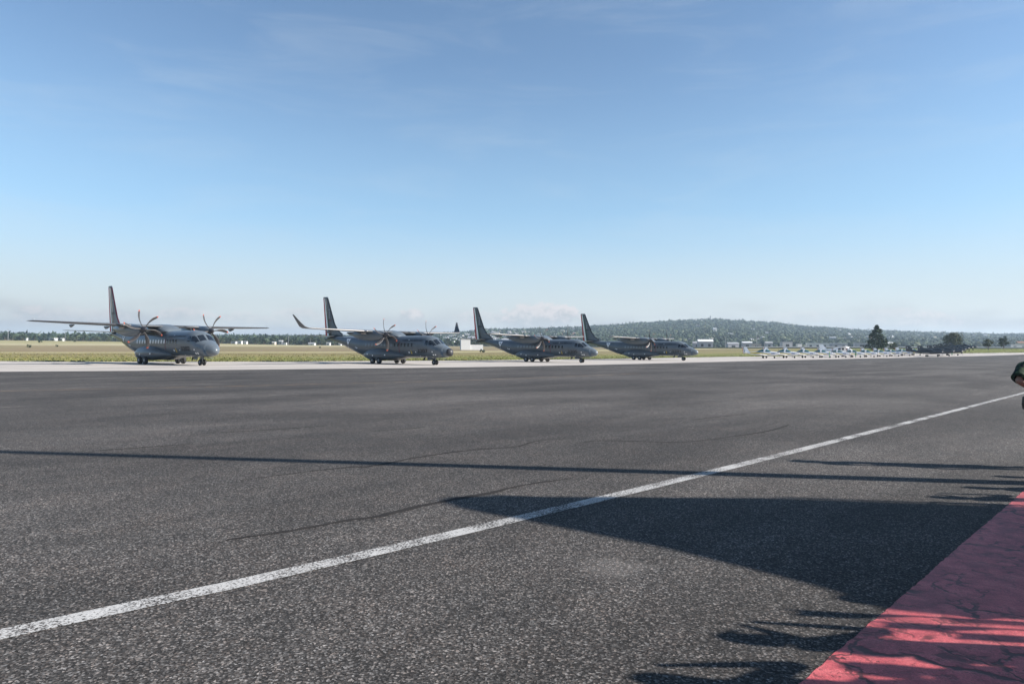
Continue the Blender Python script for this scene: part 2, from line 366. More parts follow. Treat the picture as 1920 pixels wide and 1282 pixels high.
def px_terrain(x, y):
    """where the sight line of a photograph pixel meets the ground"""
    a, e = px_dir(x, y); r = 1.0
    while r < 3000:
        if math.atan2(zfun(r * math.sin(a), r * math.cos(a)) - EYE, r) >= e: break
        r *= 1.004
    return (r * math.sin(a), r * math.cos(a))
def edge_line(pts, ext):
    L = [px_terrain(x, y) for x, y in pts]; a = Vector(L[1]) - Vector(L[0]); b = Vector(L[-1]) - Vector(L[-2])
    return [tuple(Vector(L[0]) - Vector(ext) * 250)] + L + [tuple(Vector(L[-1]) + b.normalized() * 60), tuple(Vector(L[-1]) + Vector((.70, .71)) * 2500)]
EDGE_A = edge_line(((0, 696.8), (250, 695), (530, 692.3), (880, 688.3), (1130, 683.6), (1400, 677), (1640, 671.5), (1720, 669.6), (1920, 664.5)), (.72, .69))
EDGE_C = edge_line(((0, 677), (200, 678), (530, 677.6), (880, 675.7), (1130, 672.8), (1370, 668.7), (1560, 665.8), (1720, 663.2), (1920, 660.8)), (.72, .69))
def ray_edge(az, line, off=0):
    dx, dy = math.sin(az), math.cos(az); best = None
    for (x0, y0), (x1, y1) in zip(line, line[1:]):
        ex, ey = x1 - x0, y1 - y0; den = dx * ey - dy * ex
        if abs(den) < 1e-9: continue
        t = (x0 * ey - y0 * ex) / den; u = (x0 * dy - y0 * dx) / den
        if t > 0 and -1e-6 <= u <= 1 + 1e-6 and (best is None or t < best): best = t
    return best
azs = sorted(set([round(a, 5) for a in list(np.arange(-180, -50, 4.)) + list(np.arange(-50, 50, .4)) + list(np.arange(50, 180.1, 4.))]))
azs = [R(a) for a in azs]
RMAX = 5200.
def radial_sheet(name, lo, hi, n, mat, geo=True):
    mb = MB(); prev = None
    for az in azs:
        a, b = lo(az), hi(az)
        if a is None: prev = None; continue
        col = []
        for i in range(n + 1):
            k = i / n; r = a * (b / a) ** k if geo else a + (b - a) * k
            x, y = r * math.sin(az), r * math.cos(az); col.append((x, y, zfun(x, y)))
        base = len(mb.v); mb.v += col
        if prev is not None:
            for i in range(n): mb.f.append([prev + i, base + i, base + i + 1, prev + i + 1]); mb.m.append(0)
        prev = base
    return mb.build(name, mat, smooth=True)
rA = lambda az: min(ray_edge(az, EDGE_A) or RMAX, RMAX)
rC = lambda az: min(ray_edge(az, EDGE_C) or RMAX, RMAX)
tag(radial_sheet('asphalt_apron', lambda a: .02, rA, 60, M['asphalt']), kind='structure')
tag(radial_sheet('concrete_taxiway', lambda a: rA(a) if rC(a) > rA(a) else None, rC, 14, M['concrete'], False), kind='structure')
tag(radial_sheet('field', lambda a: rC(a) if rC(a) < 999 / math.cos(max(-.66, min(.66, a))) else None, lambda a: 1000 / math.cos(max(-.66, min(.66, a))), 46, M['field']), kind='structure')
tag(radial_sheet('hills', lambda a: 1000 / math.cos(max(-.66, min(.66, a))) if rC(a) < 999 / math.cos(max(-.66, min(.66, a))) else None, lambda a: RMAX, 40, M['hill']), kind='structure')

def strip(name, pts, width, mat, z=.004, label=None):
    """flat painted or poured strip along ground points; width scalar or list"""
    L = []; n = len(pts)
    for i, (x, y) in enumerate(pts):
        a = Vector(pts[max(0, i - 1)]); c = Vector(pts[min(n - 1, i + 1)]); d = (c - a).normalized(); nn = Vector((-d.y, d.x))
        wd = (width[i] if isinstance(width, (list, tuple)) else width) / 2
        L.append([(x + nn.x * wd, y + nn.y * wd, zfun(x, y) + z), (x - nn.x * wd, y - nn.y * wd, zfun(x, y) + z)])
    mb = MB(); mb.loft(L, cap=False, closed=False); return mb.build(name, mat)
def smooth_pts(pts, n=6):
    out = []
    for i in range(len(pts) - 1):
        p0 = pts[max(0, i - 1)]; p1 = pts[i]; p2 = pts[i + 1]; p3 = pts[min(len(pts) - 1, i + 2)]
        for k in range(n):
            t = k / n
            out.append(tuple(.5 * ((2 * p1[j]) + (-p0[j] + p2[j]) * t + (2 * p0[j] - 5 * p1[j] + 4 * p2[j] - p3[j]) * t * t + (-p0[j] + 3 * p1[j] - 3 * p2[j] + p3[j]) * t ** 3) for j in (0, 1)))
    return out + [pts[-1]]
lp = [px_ground(x, y) for x, y in ((0, 1189), (480, 1086), (960, 974.5), (1315, 889), (1600, 818), (1900, 741.5))]
d0 = Vector(lp[0]) - Vector(lp[1]); lp = [tuple(Vector(lp[0]) + d0.normalized() * 12)] + lp
d1 = (Vector(lp[-1]) - Vector(lp[-2])).normalized(); lp += [tuple(Vector(lp[-1]) + d1 * 30), tuple(Vector(lp[-1]) + d1 * 120)]
tag(strip('white_line', smooth_pts(lp), .205, M['line']), kind='structure')
fl = [px_ground(x, y) for x, y in ((0, 733), (150, 730), (300, 727), (600, 720), (900, 712), (1200, 700))]
tag(strip('faded_guide_line', smooth_pts(fl), .22, M['faint_line']), kind='structure')
# red painted edge of the stand, right of the frame's corner
ra = Vector(px_ground(1500, 1282)); rb = Vector(px_ground(1920, 920)); rd = (rb - ra).normalized(); rn = Vector((rd.y, -rd.x))
mb = MB(); pa = ra - rd * 14; pb = ra + rd * 60
NR = 1100; rows = []
for i in range(NR + 1):
    p = pa + (pb - pa) * i / NR + rn * (.004 * math.sin(i * .11) + random.uniform(-.006, .006)); q = p + rn * 16
    rows.append([(p.x, p.y, .004), (q.x, q.y, .004)])
mb.loft(rows, cap=False, closed=False); tag(mb.build('red_pavement', M['red_ground']), kind='structure')
# poured tar seams wandering over the asphalt
seams = [[(425, 1012), (550, 994), (650, 975), (700, 969), (791, 948), (875, 931), (919, 924), (973, 911), (1028, 902), (1072, 897)],
         [(450, 900), (560, 886), (650, 876), (700, 873), (773, 859), (853, 847), (904, 842), (970, 837), (1010, 826), (1094, 820)],
         [(1086, 831), (1119, 826), (1190, 827), (1269, 829), (1330, 824), (1374, 818)], [(1298, 787), (1350, 781), (1400, 776)],
         [(175, 845), (260, 839), (360, 832)], [(380, 812), (500, 806), (625, 797)], [(1374, 818), (1440, 808), (1480, 796)], [(700, 808), (760, 804), (800, 800)]]
for si, sm in enumerate(seams):
    g = smooth_pts([px_ground(x, y) for x, y in sm], 5); n = len(g)
    wd = [(.085 if si == 0 else .07) * (.25 + math.sin(math.pi * (i + .5) / n) ** .6) * random.uniform(.7, 1.2) for i in range(n)]
    g = [(x + random.uniform(-.012, .012), y + random.uniform(-.012, .012)) for x, y in g]
    tag(strip('tar_seam', g, wd, M['tar'], .003), kind='structure')

# ------------------------------------------------------------------ transport aircraft
FS = np.array([  # s, z bottom, z top, half width
 (0.0, 1.42, 1.50, .03), (.06, 1.27, 1.66, .20), (.2, 1.13, 1.80, .36), (.5, 1.00, 2.00, .58), (.9, .92, 2.20, .79), (1.35, .87, 2.38, .97), (1.75, .84, 2.55, 1.08), (2.1, .82, 2.84, 1.17),
 (2.45, .81, 3.10, 1.24), (2.8, .8, 3.28, 1.29), (3.3, .8, 3.41, 1.33), (4, .8, 3.46, 1.35), (6, .8, 3.47, 1.35), (8, .8, 3.47, 1.35), (10, .8, 3.47, 1.35), (12, .8, 3.47, 1.35), (14, .82, 3.47, 1.35),
 (15.2, .95, 3.47, 1.33), (16.3, 1.22, 3.47, 1.27), (18, 1.78, 3.47, 1.10), (19.5, 2.27, 3.47, .90), (21, 2.68, 3.46, .68), (22.2, 2.94, 3.44, .48), (23.2, 3.05, 3.40, .32), (23.7, 3.12, 3.34, .2)])
def fsec(s): return [float(np.interp(s, FS[:, 0], FS[:, i])) for i in (1, 2, 3)]
NE = 2.25
def P3(s, t, z): return Vector((10 - s, -t, z))
def surf(s, th, off=0, side=1):
    zb, zt, w = fsec(s); zc, h = (zb + zt) / 2, (zt - zb) / 2; c, q = math.cos(th), math.sin(th)
    t = w * abs(q) ** (2 / NE); z = h * math.copysign(abs(c) ** (2 / NE), c); L = math.hypot(t, z) or 1
    return P3(s, side * t * (1 + off / L), zc + z * (1 + off / L))
def theta(s, z):
    zb, zt, w = fsec(s); zc, h = (zb + zt) / 2, (zt - zb) / 2; k = max(-1, min(1, (z - zc) / h))
    return math.acos(math.copysign(abs(k) ** (NE / 2), k))
def surf_z(s, z, off=0, side=1): return surf(s, theta(s, z), off, side)
def patch(corners, nu=6, nv=6, off=.012, side=1, mode='th'):
    """bilinear patch over the hull; corners (s, theta or z) in order"""
    mb = MB(); rows = []
    for i in range(nu + 1):
        u = i / nu; row = []
        for j in range(nv + 1):
            v = j / nv
            a = [(1 - u) * (1 - v) * corners[0][k] + u * (1 - v) * corners[1][k] + u * v * corners[2][k] + (1 - u) * v * corners[3][k] for k in (0, 1)]
            row.append(surf(a[0], a[1], off, side) if mode == 'th' else surf_z(a[0], a[1], off, side))
        rows.append(row)
    mb.loft(rows, cap=False, closed=False); return mb
def poly_patch(pts, off=.012, side=1):
    """polygon laid over the hull in rings so that it follows the curve"""
    cs = sum(p[0] for p in pts) / len(pts); cz = sum(p[1] for p in pts) / len(pts); n0 = len(pts); sub = 6 if n0 < 8 else 1; P = []
    for i in range(n0):
        a_, b_ = pts[i], pts[(i + 1) % n0]
        for k in range(sub): P.append((a_[0] + (b_[0] - a_[0]) * k / sub, a_[1] + (b_[1] - a_[1]) * k / sub))
    n = len(P); R_ = 4; mb = MB()
    mb.loft([[surf_z(cs + (s - cs) * k / R_, cz + (z - cz) * k / R_, off, side) for s, z in P] for k in range(1, R_ + 1)], cap=False)
    mb.add([surf_z(cs, cz, off, side)] + [surf_z(cs + (s - cs) / R_, cz + (z - cz) / R_, off, side) for s, z in P], [(0, 1 + i, 1 + (i + 1) % n) for i in range(n)]); return mb
_text = {}
def text_geo(txt):
    if txt not in _text:
        cu = bpy.data.curves.new('t', 'FONT'); cu.body = txt; cu.size = 1; cu.offset = .014; cu.resolution_u = 3
        ob = bpy.data.objects.new('t', cu); COL.objects.link(ob); dg = bpy.context.evaluated_depsgraph_get(); dg.update()
        me = bpy.data.meshes.new_from_object(ob.evaluated_get(dg)); _text[txt] = ([tuple(v.co) for v in me.vertices], [list(p.vertices) for p in me.polygons])
        bpy.data.objects.remove(ob); bpy.data.meshes.remove(me)
    return _text[txt]
def hull_text(name, txt, s_mid, z0, height, width, mat, parent, side=1):
    V, Fc = text_geo(txt); x0 = min(v[0] for v in V); x1 = max(v[0] for v in V); y1 = max(v[1] for v in V)
    mb = MB(); vs = []
    for v in V:
        u = ((v[0] - x0) / (x1 - x0) - .5) * width; s = s_mid - u if side == 1 else s_mid + u
        vs.append(surf_z(s, z0 + v[1] / y1 * height, .028, side))
    mb.add(vs, Fc); return mb.build(name, mat, parent)
def airfoil(le, te, zc, th, t, n=7, axis='h'):
    """closed ring of an aerofoil: chord le->te (s), thickness th"""
    up = []; lo = []
    for i in range(n + 1):
        k = (1 - math.cos(math.pi * i / n)) / 2; s = le + (te - le) * k
        y = th * (1.48 * math.sqrt(k) - .63 * k - 1.76 * k * k + 1.42 * k ** 3 - .51 * k ** 4)
        up.append((s, y)); lo.append((s, -y * .75 if axis == 'h' else -y))
    pts = up + lo[::-1][1:-1]
    return [P3(s, t, zc + y) if axis == 'h' else P3(s, y, zc) for s, y in pts]
def wing_mesh(side, winglet=False):
    # t, le, te, z, thickness
    st = [(0, 9.35, 12.35, 3.92, .34), (3.4, 9.35, 12.35, 3.93, .34), (4.6, 9.42, 12.25, 3.95, .33), (8.5, 9.78, 11.95, 4.03, .27), (12.0, 10.1, 11.62, 4.11, .16)]
    if winglet: st += [(12.25, 10.18, 11.6, 4.13, .11), (12.6, 10.5, 11.6, 4.3, .09), (12.85, 10.95, 11.7, 4.75, .06), (13.3, 11.62, 11.9, 5.6, .03)]
    else: st += [(12.25, 10.3, 11.5, 4.12, .08), (12.33, 10.7, 11.3, 4.12, .02)]
    return st
def wing_rings(st, side, le_cut=None):
    return [airfoil(le, te, z, th, t * side) for t, le, te, z, th in st]
def lathe_y(mb, prof, c, n=20, mi=0):
    rings = []
    for (yy, r) in prof: rings.append([(c[0] + r * math.cos(2 * math.pi * k / n), c[1] + yy, c[2] + r * math.sin(2 * math.pi * k / n)) for k in range(n)])
    mb.loft(rings, mi); return mb
def wheel(root, s, t, r, w, name='main_wheel'):
    c = P3(s, t, r); tb = MB(); lathe_y(tb, [(-w / 2, r * .6), (-w / 2, r * .86), (-w * .36, r * .98), (0, r), (w * .36, r * .98), (w / 2, r * .86), (w / 2, r * .6)], (0, 0, 0), 22)
    o = tb.build(name, M['tyre'], root, True, c)
    rb = MB(); lathe_y(rb, [(-w * .52, .02), (-w * .52, r * .30), (-w * .44, r * .42), (-w * .53, r * .58), (w * .53, r * .58), (w * .44, r * .42), (w * .52, r * .30), (w * .52, .02)], (0, 0, 0), 16)
    rb.build('rim', M['rim'], o, True); return o
def blade_mesh(Rd=1.95, tip=.8):
    mb = MB(); rings = []; N = 14
    for i in range(N + 1):
        k = i / N; r = .2 + (Rd - .2) * k
        ch = interp(k, [0, .12, .45, .75, .92, 1], [.13, .20, .37, .37, .28, .12]); sw = .20 * math.sin(k * math.pi * .92)
        tw = R(interp(k, [0, 1], [62, 30])); th = interp(k, [0, 1], [.045, .01])
        ring = []
        for j in range(8):
            a = 2 * math.pi * j / 8; u = ch / 2 * math.cos(a); v = th * math.sin(a)
            ring.append((u * math.sin(tw) + v * math.cos(tw), -sw - u * math.cos(tw) + v * math.sin(tw), r))
        rings.append(ring)
    mb.loft(rings, fm=lambda i, j: 1 if i >= .88 * N else 0); return mb
BLADE = None
def propeller(root, s, t, z, phase, Rd=1.95, nb=6, mats=None, spin=(.30, .55), name='propeller'):
    global BLADE
    hb = MB(); rs, ln = spin
    prof = [(-.18, rs * .92), (0, rs), (ln * .45, rs * .82), (ln * .8, rs * .45), (ln, .03)]
    hb.loft([[(x, r * math.cos(2 * math.pi * k / 16), r * math.sin(2 * math.pi * k / 16)) for k in range(16)] for x, r in prof])
    hub = hb.build(name, M['hub'], root, True, P3(s, t, z))
    bm_ = blade_mesh(Rd); first = None
    for k in range(nb):
        if first is None: o = bm_.build('blade', mats or [M['blade'], M['blade_tip']], hub, True); first = o
        else: o = first.copy(); COL.objects.link(o); o.parent = hub
        o.rotation_euler = (phase + k * 2 * math.pi / nb, 0, 0)
    return hub
FINP = [(3.4, 19.9, 23.85), (3.75, 20.1, 23.9), (4.35, 21.15, 23.95), (5.2, 21.85, 24.05), (7.0, 22.65, 24.25), (8.7, 23.38, 24.45), (8.9, 23.5, 24.45)]
def transport(nose, head, S, number, label, winglets=False, radome=False, phases=(0, 0), skylit_windows=11, dull=False, fin_edge='dark_boot', le='bare_metal'):
    a = Vector((math.cos(head), math.sin(head)))
    root = empty('transport_aircraft', (nose[0] - a.x * 10 * S, nose[1] - a.y * 10 * S, 0), head, S)
    tag(root, label, 'airplane', 'grey twin propeller transport aircraft on the taxiway')
    mb = MB(); ss = sorted(set(list(FS[:, 0]) + list(np.arange(.3, 3.3, .2)) + list(np.arange(4, 23, 1.0)))); n = 32
    mb.loft([[(surf(s, abs(th), 0, 1 if th >= 0 else -1)) for th in [(-math.pi + 2 * math.pi * k / n) for k in range(n)]] for s in ss])
    mb.build('fuselage', M['grey_paint'], root, True)
    # wing with nacelles
    for sd in (1, -1):
        st = wing_mesh(sd, winglets); w = MB(); w.loft(wing_rings(st, sd), fm=lambda i, j: 0)
        wo = w.build('wing', [M['grey_wing']], root, True)
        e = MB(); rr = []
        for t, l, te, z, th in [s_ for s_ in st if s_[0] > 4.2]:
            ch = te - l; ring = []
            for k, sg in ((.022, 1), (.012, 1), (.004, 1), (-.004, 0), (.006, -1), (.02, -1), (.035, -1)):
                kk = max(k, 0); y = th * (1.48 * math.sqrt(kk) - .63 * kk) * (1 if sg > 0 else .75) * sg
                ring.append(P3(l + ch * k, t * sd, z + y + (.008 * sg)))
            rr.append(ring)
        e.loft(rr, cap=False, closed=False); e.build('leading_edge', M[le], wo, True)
        for t0, ln in ((5.0, .8), (8.3, .7)):
            f = MB(); q = []
            zt = interp(t0, [0, 4.6, 12], [3.93, 3.95, 4.11]) - .12; te = interp(t0, [4.6, 12], [12.25, 11.62])
            for u, h_, w_ in ((-1.0, .02, .02), (-.6, .09, .04), (0, .15, .05), (.45, .15, .045), (.85, .05, .03)):
                q.append([P3(te + u * ln, (t0 + w_ * math.cos(k * math.pi / 4)) * sd, zt - h_ * .8 + h_ * math.sin(k * math.pi / 4)) for k in range(8)])
            f.loft(q); f.build('flap_fairing', M['grey_wing'], wo, True)
        if winglets is False:
            f = MB(); f.box(P3(10.5, 12.0 * sd, 4.27), (.6, .02, .04)); f.build('tip_light', M['white'], wo)
        # nacelle
        nc = MB(); q = []
        for s, zb, zt, hw in ((7.75, 3.22, 3.82, .30), (7.9, 3.08, 3.88, .38), (8.3, 2.94, 3.95, .47), (9.0, 2.83, 4.03, .56), (10, 2.78, 4.12, .6), (11.2, 2.82, 4.12, .6), (12.3, 3.0, 4.05, .55), (13.2, 3.3, 3.95, .42), (14.0, 3.55, 3.86, .22), (14.3, 3.66, 3.78, .06)):
            zc, h = (zb + zt) / 2, (zt - zb) / 2
            q.append([P3(s, 3.5 * sd + hw * math.copysign(abs(math.cos(b)) ** .85, math.cos(b)), zc + h * math.copysign(abs(math.sin(b)) ** .85, math.sin(b))) for b in [2 * math.pi * k / 20 for k in range(20)]])
        nc.loft(q); no = nc.build('nacelle', M['grey_paint'], root, True)
        it = MB(); q = []
        for s, hw, h in ((7.70, .20, .09), (7.78, .24, .13), (8.6, .26, .16), (9.4, .1, .06)):
            q.append([P3(s, 3.5 * sd + hw * math.cos(2 * math.pi * k / 12), 3.06 - .02 + h * math.sin(2 * math.pi * k / 12)) for k in range(12)])
        it.loft(q); it.build('air_intake', M['dark_boot'], no, True)
        ex = MB(); ex.tube([P3(10.4, (3.5 + .55) * sd, 3.75), P3(11.1, (3.5 + .72) * sd, 3.72)], [.16, .13], 10); ex.build('exhaust', M['bare_metal'], no, True)
        propeller(root, 7.55, 3.5 * sd, 3.53, phases[0] if sd == 1 else phases[1])
        # sponson
        sp = MB(); q = []
        for s, zb, zt, tout in ((7.0, .86, 1.2, 1.2), (8.0, .76, 1.55, 1.5), (9.0, .60, 1.85, 1.78), (10.0, .46, 2.02, 1.98), (11.2, .38, 2.08, 2.06), (12.3, .38, 2.04, 2.04), (13.1, .5, 1.9, 1.86), (13.8, .74, 1.6, 1.6), (14.5, .97, 1.2, 1.25)):
            zc, h = (zb + zt) / 2, (zt - zb) / 2; tc = .9; w_ = tout - tc
            q.append([P3(s, (tc + w_ * math.copysign(abs(math.cos(b)) ** .9, math.cos(b))) * sd, zc - h * .12 + h * (math.sin(b) if math.sin(b) > 0 else -abs(math.sin(b)) ** .6 * .88)) for b in [2 * math.pi * k / 20 for k in range(20)]])
        sp.loft(q); spo = sp.build('wheel_sponson', M['grey_paint'], root, True)
        for (s_, z_) in ((9.4, 1.1), (11.6, 1.02), (12.6, 1.18)): mk = MB(); mk.box(P3(s_, (2.0 if s_ < 10 else 2.06) * sd, z_), (.14, .04, .14)); mk.build('stencil', M['white'], spo)
        for s_ in (10.42, 11.62):
            wheel(root, s_, 1.98 * sd, .40, .30)
        g = MB(); g.tube([P3(10.42, 1.98 * sd, .4), P3(11.0, 1.8 * sd, .62), P3(11.62, 1.98 * sd, .4)], .07, 8); g.tube([P3(11, 1.8 * sd, .62), P3(11, 1.6 * sd, 1.0)], .1, 8)
        g.build('main_gear_leg', M['gear'], root)
        # tailplane
        tp = MB(); tp.loft([airfoil(l, te, z, th, t * sd) for t, l, te, z, th in ((.1, 21.2, 23.5, 3.46, .12), (2.5, 21.45, 23.3, 3.5, .10), (5.15, 21.85, 23.1, 3.55, .07), (5.3, 22.2, 23.0, 3.56, .02))])
        tp.build('tailplane', M['grey_wing'], root, True)
        # cabin windows, the sky-lit look painted as paler panes
        wp = None; zw = 2.34
        for k in range(15):
            s0 = 5.35 + .60 * k; mt = M['window'] if (k >= 15 - skylit_windows and not dull) else M['window_dark']
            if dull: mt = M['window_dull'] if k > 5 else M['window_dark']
            pts = [(s0 + .14 * math.copysign(abs(math.cos(b)) ** .6, math.cos(b)), zw + .21 * math.copysign(abs(math.sin(b)) ** .6, math.sin(b))) for b in [2 * math.pi * (i + .5) / 12 for i in range(12)]]
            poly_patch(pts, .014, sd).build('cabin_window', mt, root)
        # cockpit glazing: windscreen panes then side panes
        for cn in (([1.62, R(4)], [1.70, R(38)], [2.38, R(33)], [2.33, R(4)]), ([1.73, R(43)], [1.98, R(64)], [2.56, R(55)], [2.40, R(38)])):
            patch(cn, 8, 8, .014, sd).build('windscreen', M['glass'], root, True)
        for cn in (([2.12, 2.36], [2.66, 2.33], [2.72, 2.86], [2.52, 2.90]), ([2.78, 2.33], [3.22, 2.33], [3.18, 2.86], [2.84, 2.86])):
            patch(cn, 5, 5, .014, sd, 'z').build('side_window', M['glass'], root, True)
        # insignia: triangles, point down
        for nm, kk, of, mt in (('insignia', 1.0, .012, M['maroon']), ('insignia_white', .93, .02, M['white']), ('insignia_centre', .32, .03, M['insignia_green'])):
            c = (17.55, 2.78); h = .5 * kk
            zo = .03 if kk < .5 else 0
            io = poly_patch([(c[0] - h, c[1] + h * .75 + zo), (c[0] + h, c[1] + h * .75 + zo), (c[0], c[1] - h * 1.05 + zo)], of, sd)
            if kk == 1.0: ins = io.build('insignia', mt, root)
            else: io.build(nm, mt, ins)
        hull_text('number', number, 3.55, 1.45, .42, 1.65, M['black'], root, sd)
        hull_text('lettering', 'FUERZA AEREA MEXICANA', 5.4, 2.78, .17, 3.4, M['black'], root, sd)
        # propeller plane warning stripe, doors, stencils
        pw = patch([(7.5, 1.45), (7.58, 1.45), (7.58, 2.75), (7.5, 2.75)], 1, 12, .012, sd, 'z'); pw.build('warning_stripe', M['maroon'], root)
        d = MB()
        for (s_, z_, w_, h_) in ((2.1, 1.55, .12, .12), (2.05, 1.2, .16, .14), (1.75, 1.2, .16, .14), (4.75, 1.5, .11, .11), (4.3, 1.05, .10, .09), (3.4, .98, .16, .08), (15.6, 1.95, .22, .16), (15.9, 2.02, .09, .2), (17.6, 2.1, .12, .1), (6.0, 2.95, .2, .05), (5.9, 1.46, .2, .16)):
            q = poly_patch([(s_ - w_ / 2, z_ - h_ / 2), (s_ + w_ / 2, z_ - h_ / 2), (s_ + w_ / 2, z_ + h_ / 2), (s_ - w_ / 2, z_ + h_ / 2)], .013, sd); q.build('stencil', M['white'], root)
        poly_patch([(5.4, 1.3), (5.58, 1.3), (5.5, 1.8)], .013, sd).build('crest', M['yellow'], root)
        for (s_, hh) in ((1.9, .5),):
            pb_ = MB(); pb_.tube([surf_z(1.6, 1.75, 0, sd), surf_z(1.6, 1.75, .12, sd), surf_z(1.35, 1.75, .2, sd)], .018, 6); pb_.build('pitot_probe', M['dark_boot'], root)
    # wing centre fairing
    cf = MB(); q = []
    for s, w_, zt in ((8.3, .6, 3.45), (8.8, 1.0, 3.72), (9.4, 1.2, 4.02), (10.2, 1.25, 4.17), (11.5, 1.25, 4.17), (12.6, 1.15, 4.0), (13.7, .95, 3.7), (14.8, .5, 3.5)):
        q.append([P3(s, w_ * math.copysign(abs(math.cos(b)) ** .7, math.cos(b)), 3.3 + (zt - 3.3) * max(0, math.sin(b)) ** .7) for b in [math.pi * k / 14 for k in range(15)]])
    cf.loft(q); cf.build('wing_fairing', M['grey_paint'], root, True)
    # fin, rudder with flag bands, dorsal edge
    def fin_ring(z, f0, f1, le, te, tip=False):
        ch = te - le; th = .13 * min(1, ch / 2.6); up = []
        for i in range(7):
            k = f0 + (f1 - f0) * i / 6; y = th * (1.48 * math.sqrt(k) - .63 * k - 1.76 * k * k + 1.42 * k ** 3 - .51 * k ** 4) + .004; up.append((le + ch * k, y))
        return [P3(s, y, z) for s, y in up] + [P3(s, -y, z) for s, y in up[::-1]]
    rw = lambda z: interp(z, [3.4, 8.9], [1.12, .60])
    f = MB(); f.loft([fin_ring(z, 0, 1 - (rw(z) - .03) / (te - l), l, te) for z, l, te in FINP]); f.build('fin', M['grey_paint'], root, True)
    e = MB(); e.loft([[P3(l - .03, 0, z), P3(l + .16, .085, z), P3(l + .16, -.085, z)] for z, l, te in FINP[1:-1]]); e.build('fin_leading_edge', M[fin_edge], root)
    # rudder columns: from hinge: grey, green, white, red at the trailing edge
    rd_ = MB(); cuts = [0.0, .05, .27, .64, 1.0]
    for c in range(4):
        for sg in (1, -1):
            rows = []
            for z, l, te in [(3.5, 20, 23.87)] + FINP[1:]:
                wd = rw(z); hs = te - wd
                rows.append([P3(hs + wd * cuts[c], sg * (.085 * (1 - cuts[c]) + .012), z), P3(hs + wd * cuts[c + 1], sg * (.085 * (1 - cuts[c + 1]) + .012), z)])
            b0 = len(rd_.f); rd_.loft(rows, cap=False, closed=False, fm=lambda i, j, c=c: 0 if i >= len(rows) - 2 else c)
    rows = [[P3(te, .012, z), P3(te, -.012, z)] for z, l, te in [(3.5, 20, 23.87)] + FINP[1:]]; rd_.loft(rows, cap=False, closed=False, mi=3)
    rd_.build('rudder', [M['grey_paint'], M['green'], M['white'], M['red']], root)
    tl = MB(); tl.add([P3(22.75, .14, 7.1), P3(23.15, .13, 7.1), P3(23.15, .13, 7.18), P3(22.75, .14, 7.18)], [(0, 1, 2, 3)]); tl.add([P3(22.9, .135, 5.9), P3(23.05, .135, 5.9), P3(23.0, .12, 6.9), P3(22.9, .12, 6.9)], [(0, 1, 2, 3)])
    tl.build('tail_stencil', M['light_panel'], root)
    # small tail number
    V, Fc = text_geo(number); x1 = max(v[0] for v in V); y1 = max(v[1] for v in V)
    for sg in (1, -1):
        nb = MB(); nb.add([P3(22.75 - sg * (v[0] / x1 - .5) * .75, sg * .16, 5.55 + v[1] / y1 * .24) for v in V], Fc); nb.build('tail_number', M['maroon'] if winglets else M['black'], root)
    tc = MB(); tc.loft([[surf(s, 0 + b, .01) if b >= 0 else surf(s, -b, .01, -1) for b in [R(95) + k * R(170) / 10 for k in range(6)] + [-(R(180) - k * R(17)) for k in range(1, 6)]] for s in (22.3, 23.0, 23.68)], cap=False, closed=False)
    tc.build('tail_cone', M['dark_boot'], root, True)
    # nose gear
    for t in (-.2, .2): wheel(root, 2.72, t, .31, .19, 'nose_wheel')
    g = MB(); g.tube([P3(2.72, -.2, .31), P3(2.72, .2, .31)], .05, 8); g.tube([P3(2.72, 0, .31), P3(2.62, 0, 1.0)], .065, 10); g.tube([P3(2.72, 0, .5), P3(3.3, 0, .95)], .035, 6)
    g.build('nose_gear_leg', M['gear'], root)
    d = MB(); d.box(P3(1.75, .0, .72), (.95, .75, .04)); o = d.build('nose_gear_door', M['grey_paint'], root)
    d = MB(); d.box(P3(3.35, .32, .72), (.7, .03, .32)); d.box(P3(3.35, -.32, .72), (.7, .03, .32)); d.build('nose_gear_door', M['grey_paint'], root)
    d = MB(); d.loft([[P3(4.3, .03, .84), P3(4.6, .03, .84), P3(4.6, -.03, .84), P3(4.3, -.03, .84)], [P3(4.55, .02, .48), P3(4.8, .02, .48), P3(4.8, -.02, .48), P3(4.55, -.02, .48)]]); d.build('blade_antenna', M['dark_boot'], root)
    d = MB(); d.loft([[P3(8.6, .04, 3.45), P3(9.0, .04, 3.45), P3(9.0, -.04, 3.45), P3(8.6, -.04, 3.45)], [P3(8.8, .02, 3.9), P3(9.05, .02, 3.9), P3(9.05, -.02, 3.9), P3(8.8, -.02, 3.9)]]) if 0 else d.loft([[P3(4.9, .03, 3.44), P3(5.2, .03, 3.44), P3(5.2, -.03, 3.44), P3(4.9, -.03, 3.44)], [P3(5.05, .015, 3.7), P3(5.2, .015, 3.7), P3(5.2, -.015, 3.7), P3(5.05, -.015, 3.7)]]); d.build('blade_antenna', M['dark_boot'], root)
    if radome:
        mb = MB(); ss = [0, .03, .06, .12, .2, .3, .42]; mb.loft([[surf(s, abs(th), .012 + (.05 if s < .4 else 0), 1 if th >= 0 else -1) - Vector((-.03, 0, 0)) for th in [(-math.pi + 2 * math.pi * k / 24) for k in range(24)]] for s in ss])
        mb.build('radome', M['dark_boot'], root, True)
    return root
D = R(11)
transport((-29.54, 69.40), R(-38.0), 1.04, '3202', 'grey twin propeller transport numbered 3202, nearest and leftmost, with red edged fin', phases=(R(10.5), R(25)), fin_edge='maroon', le='dark_boot', skylit_windows=11)
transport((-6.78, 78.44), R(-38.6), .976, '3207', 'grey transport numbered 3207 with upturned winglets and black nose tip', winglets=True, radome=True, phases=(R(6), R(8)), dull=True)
transport((12.03, 97.31), R(-38.7), .961, '3205', 'grey transport third from the left, in front of the white block building', phases=(R(14), R(0)), dull=True)
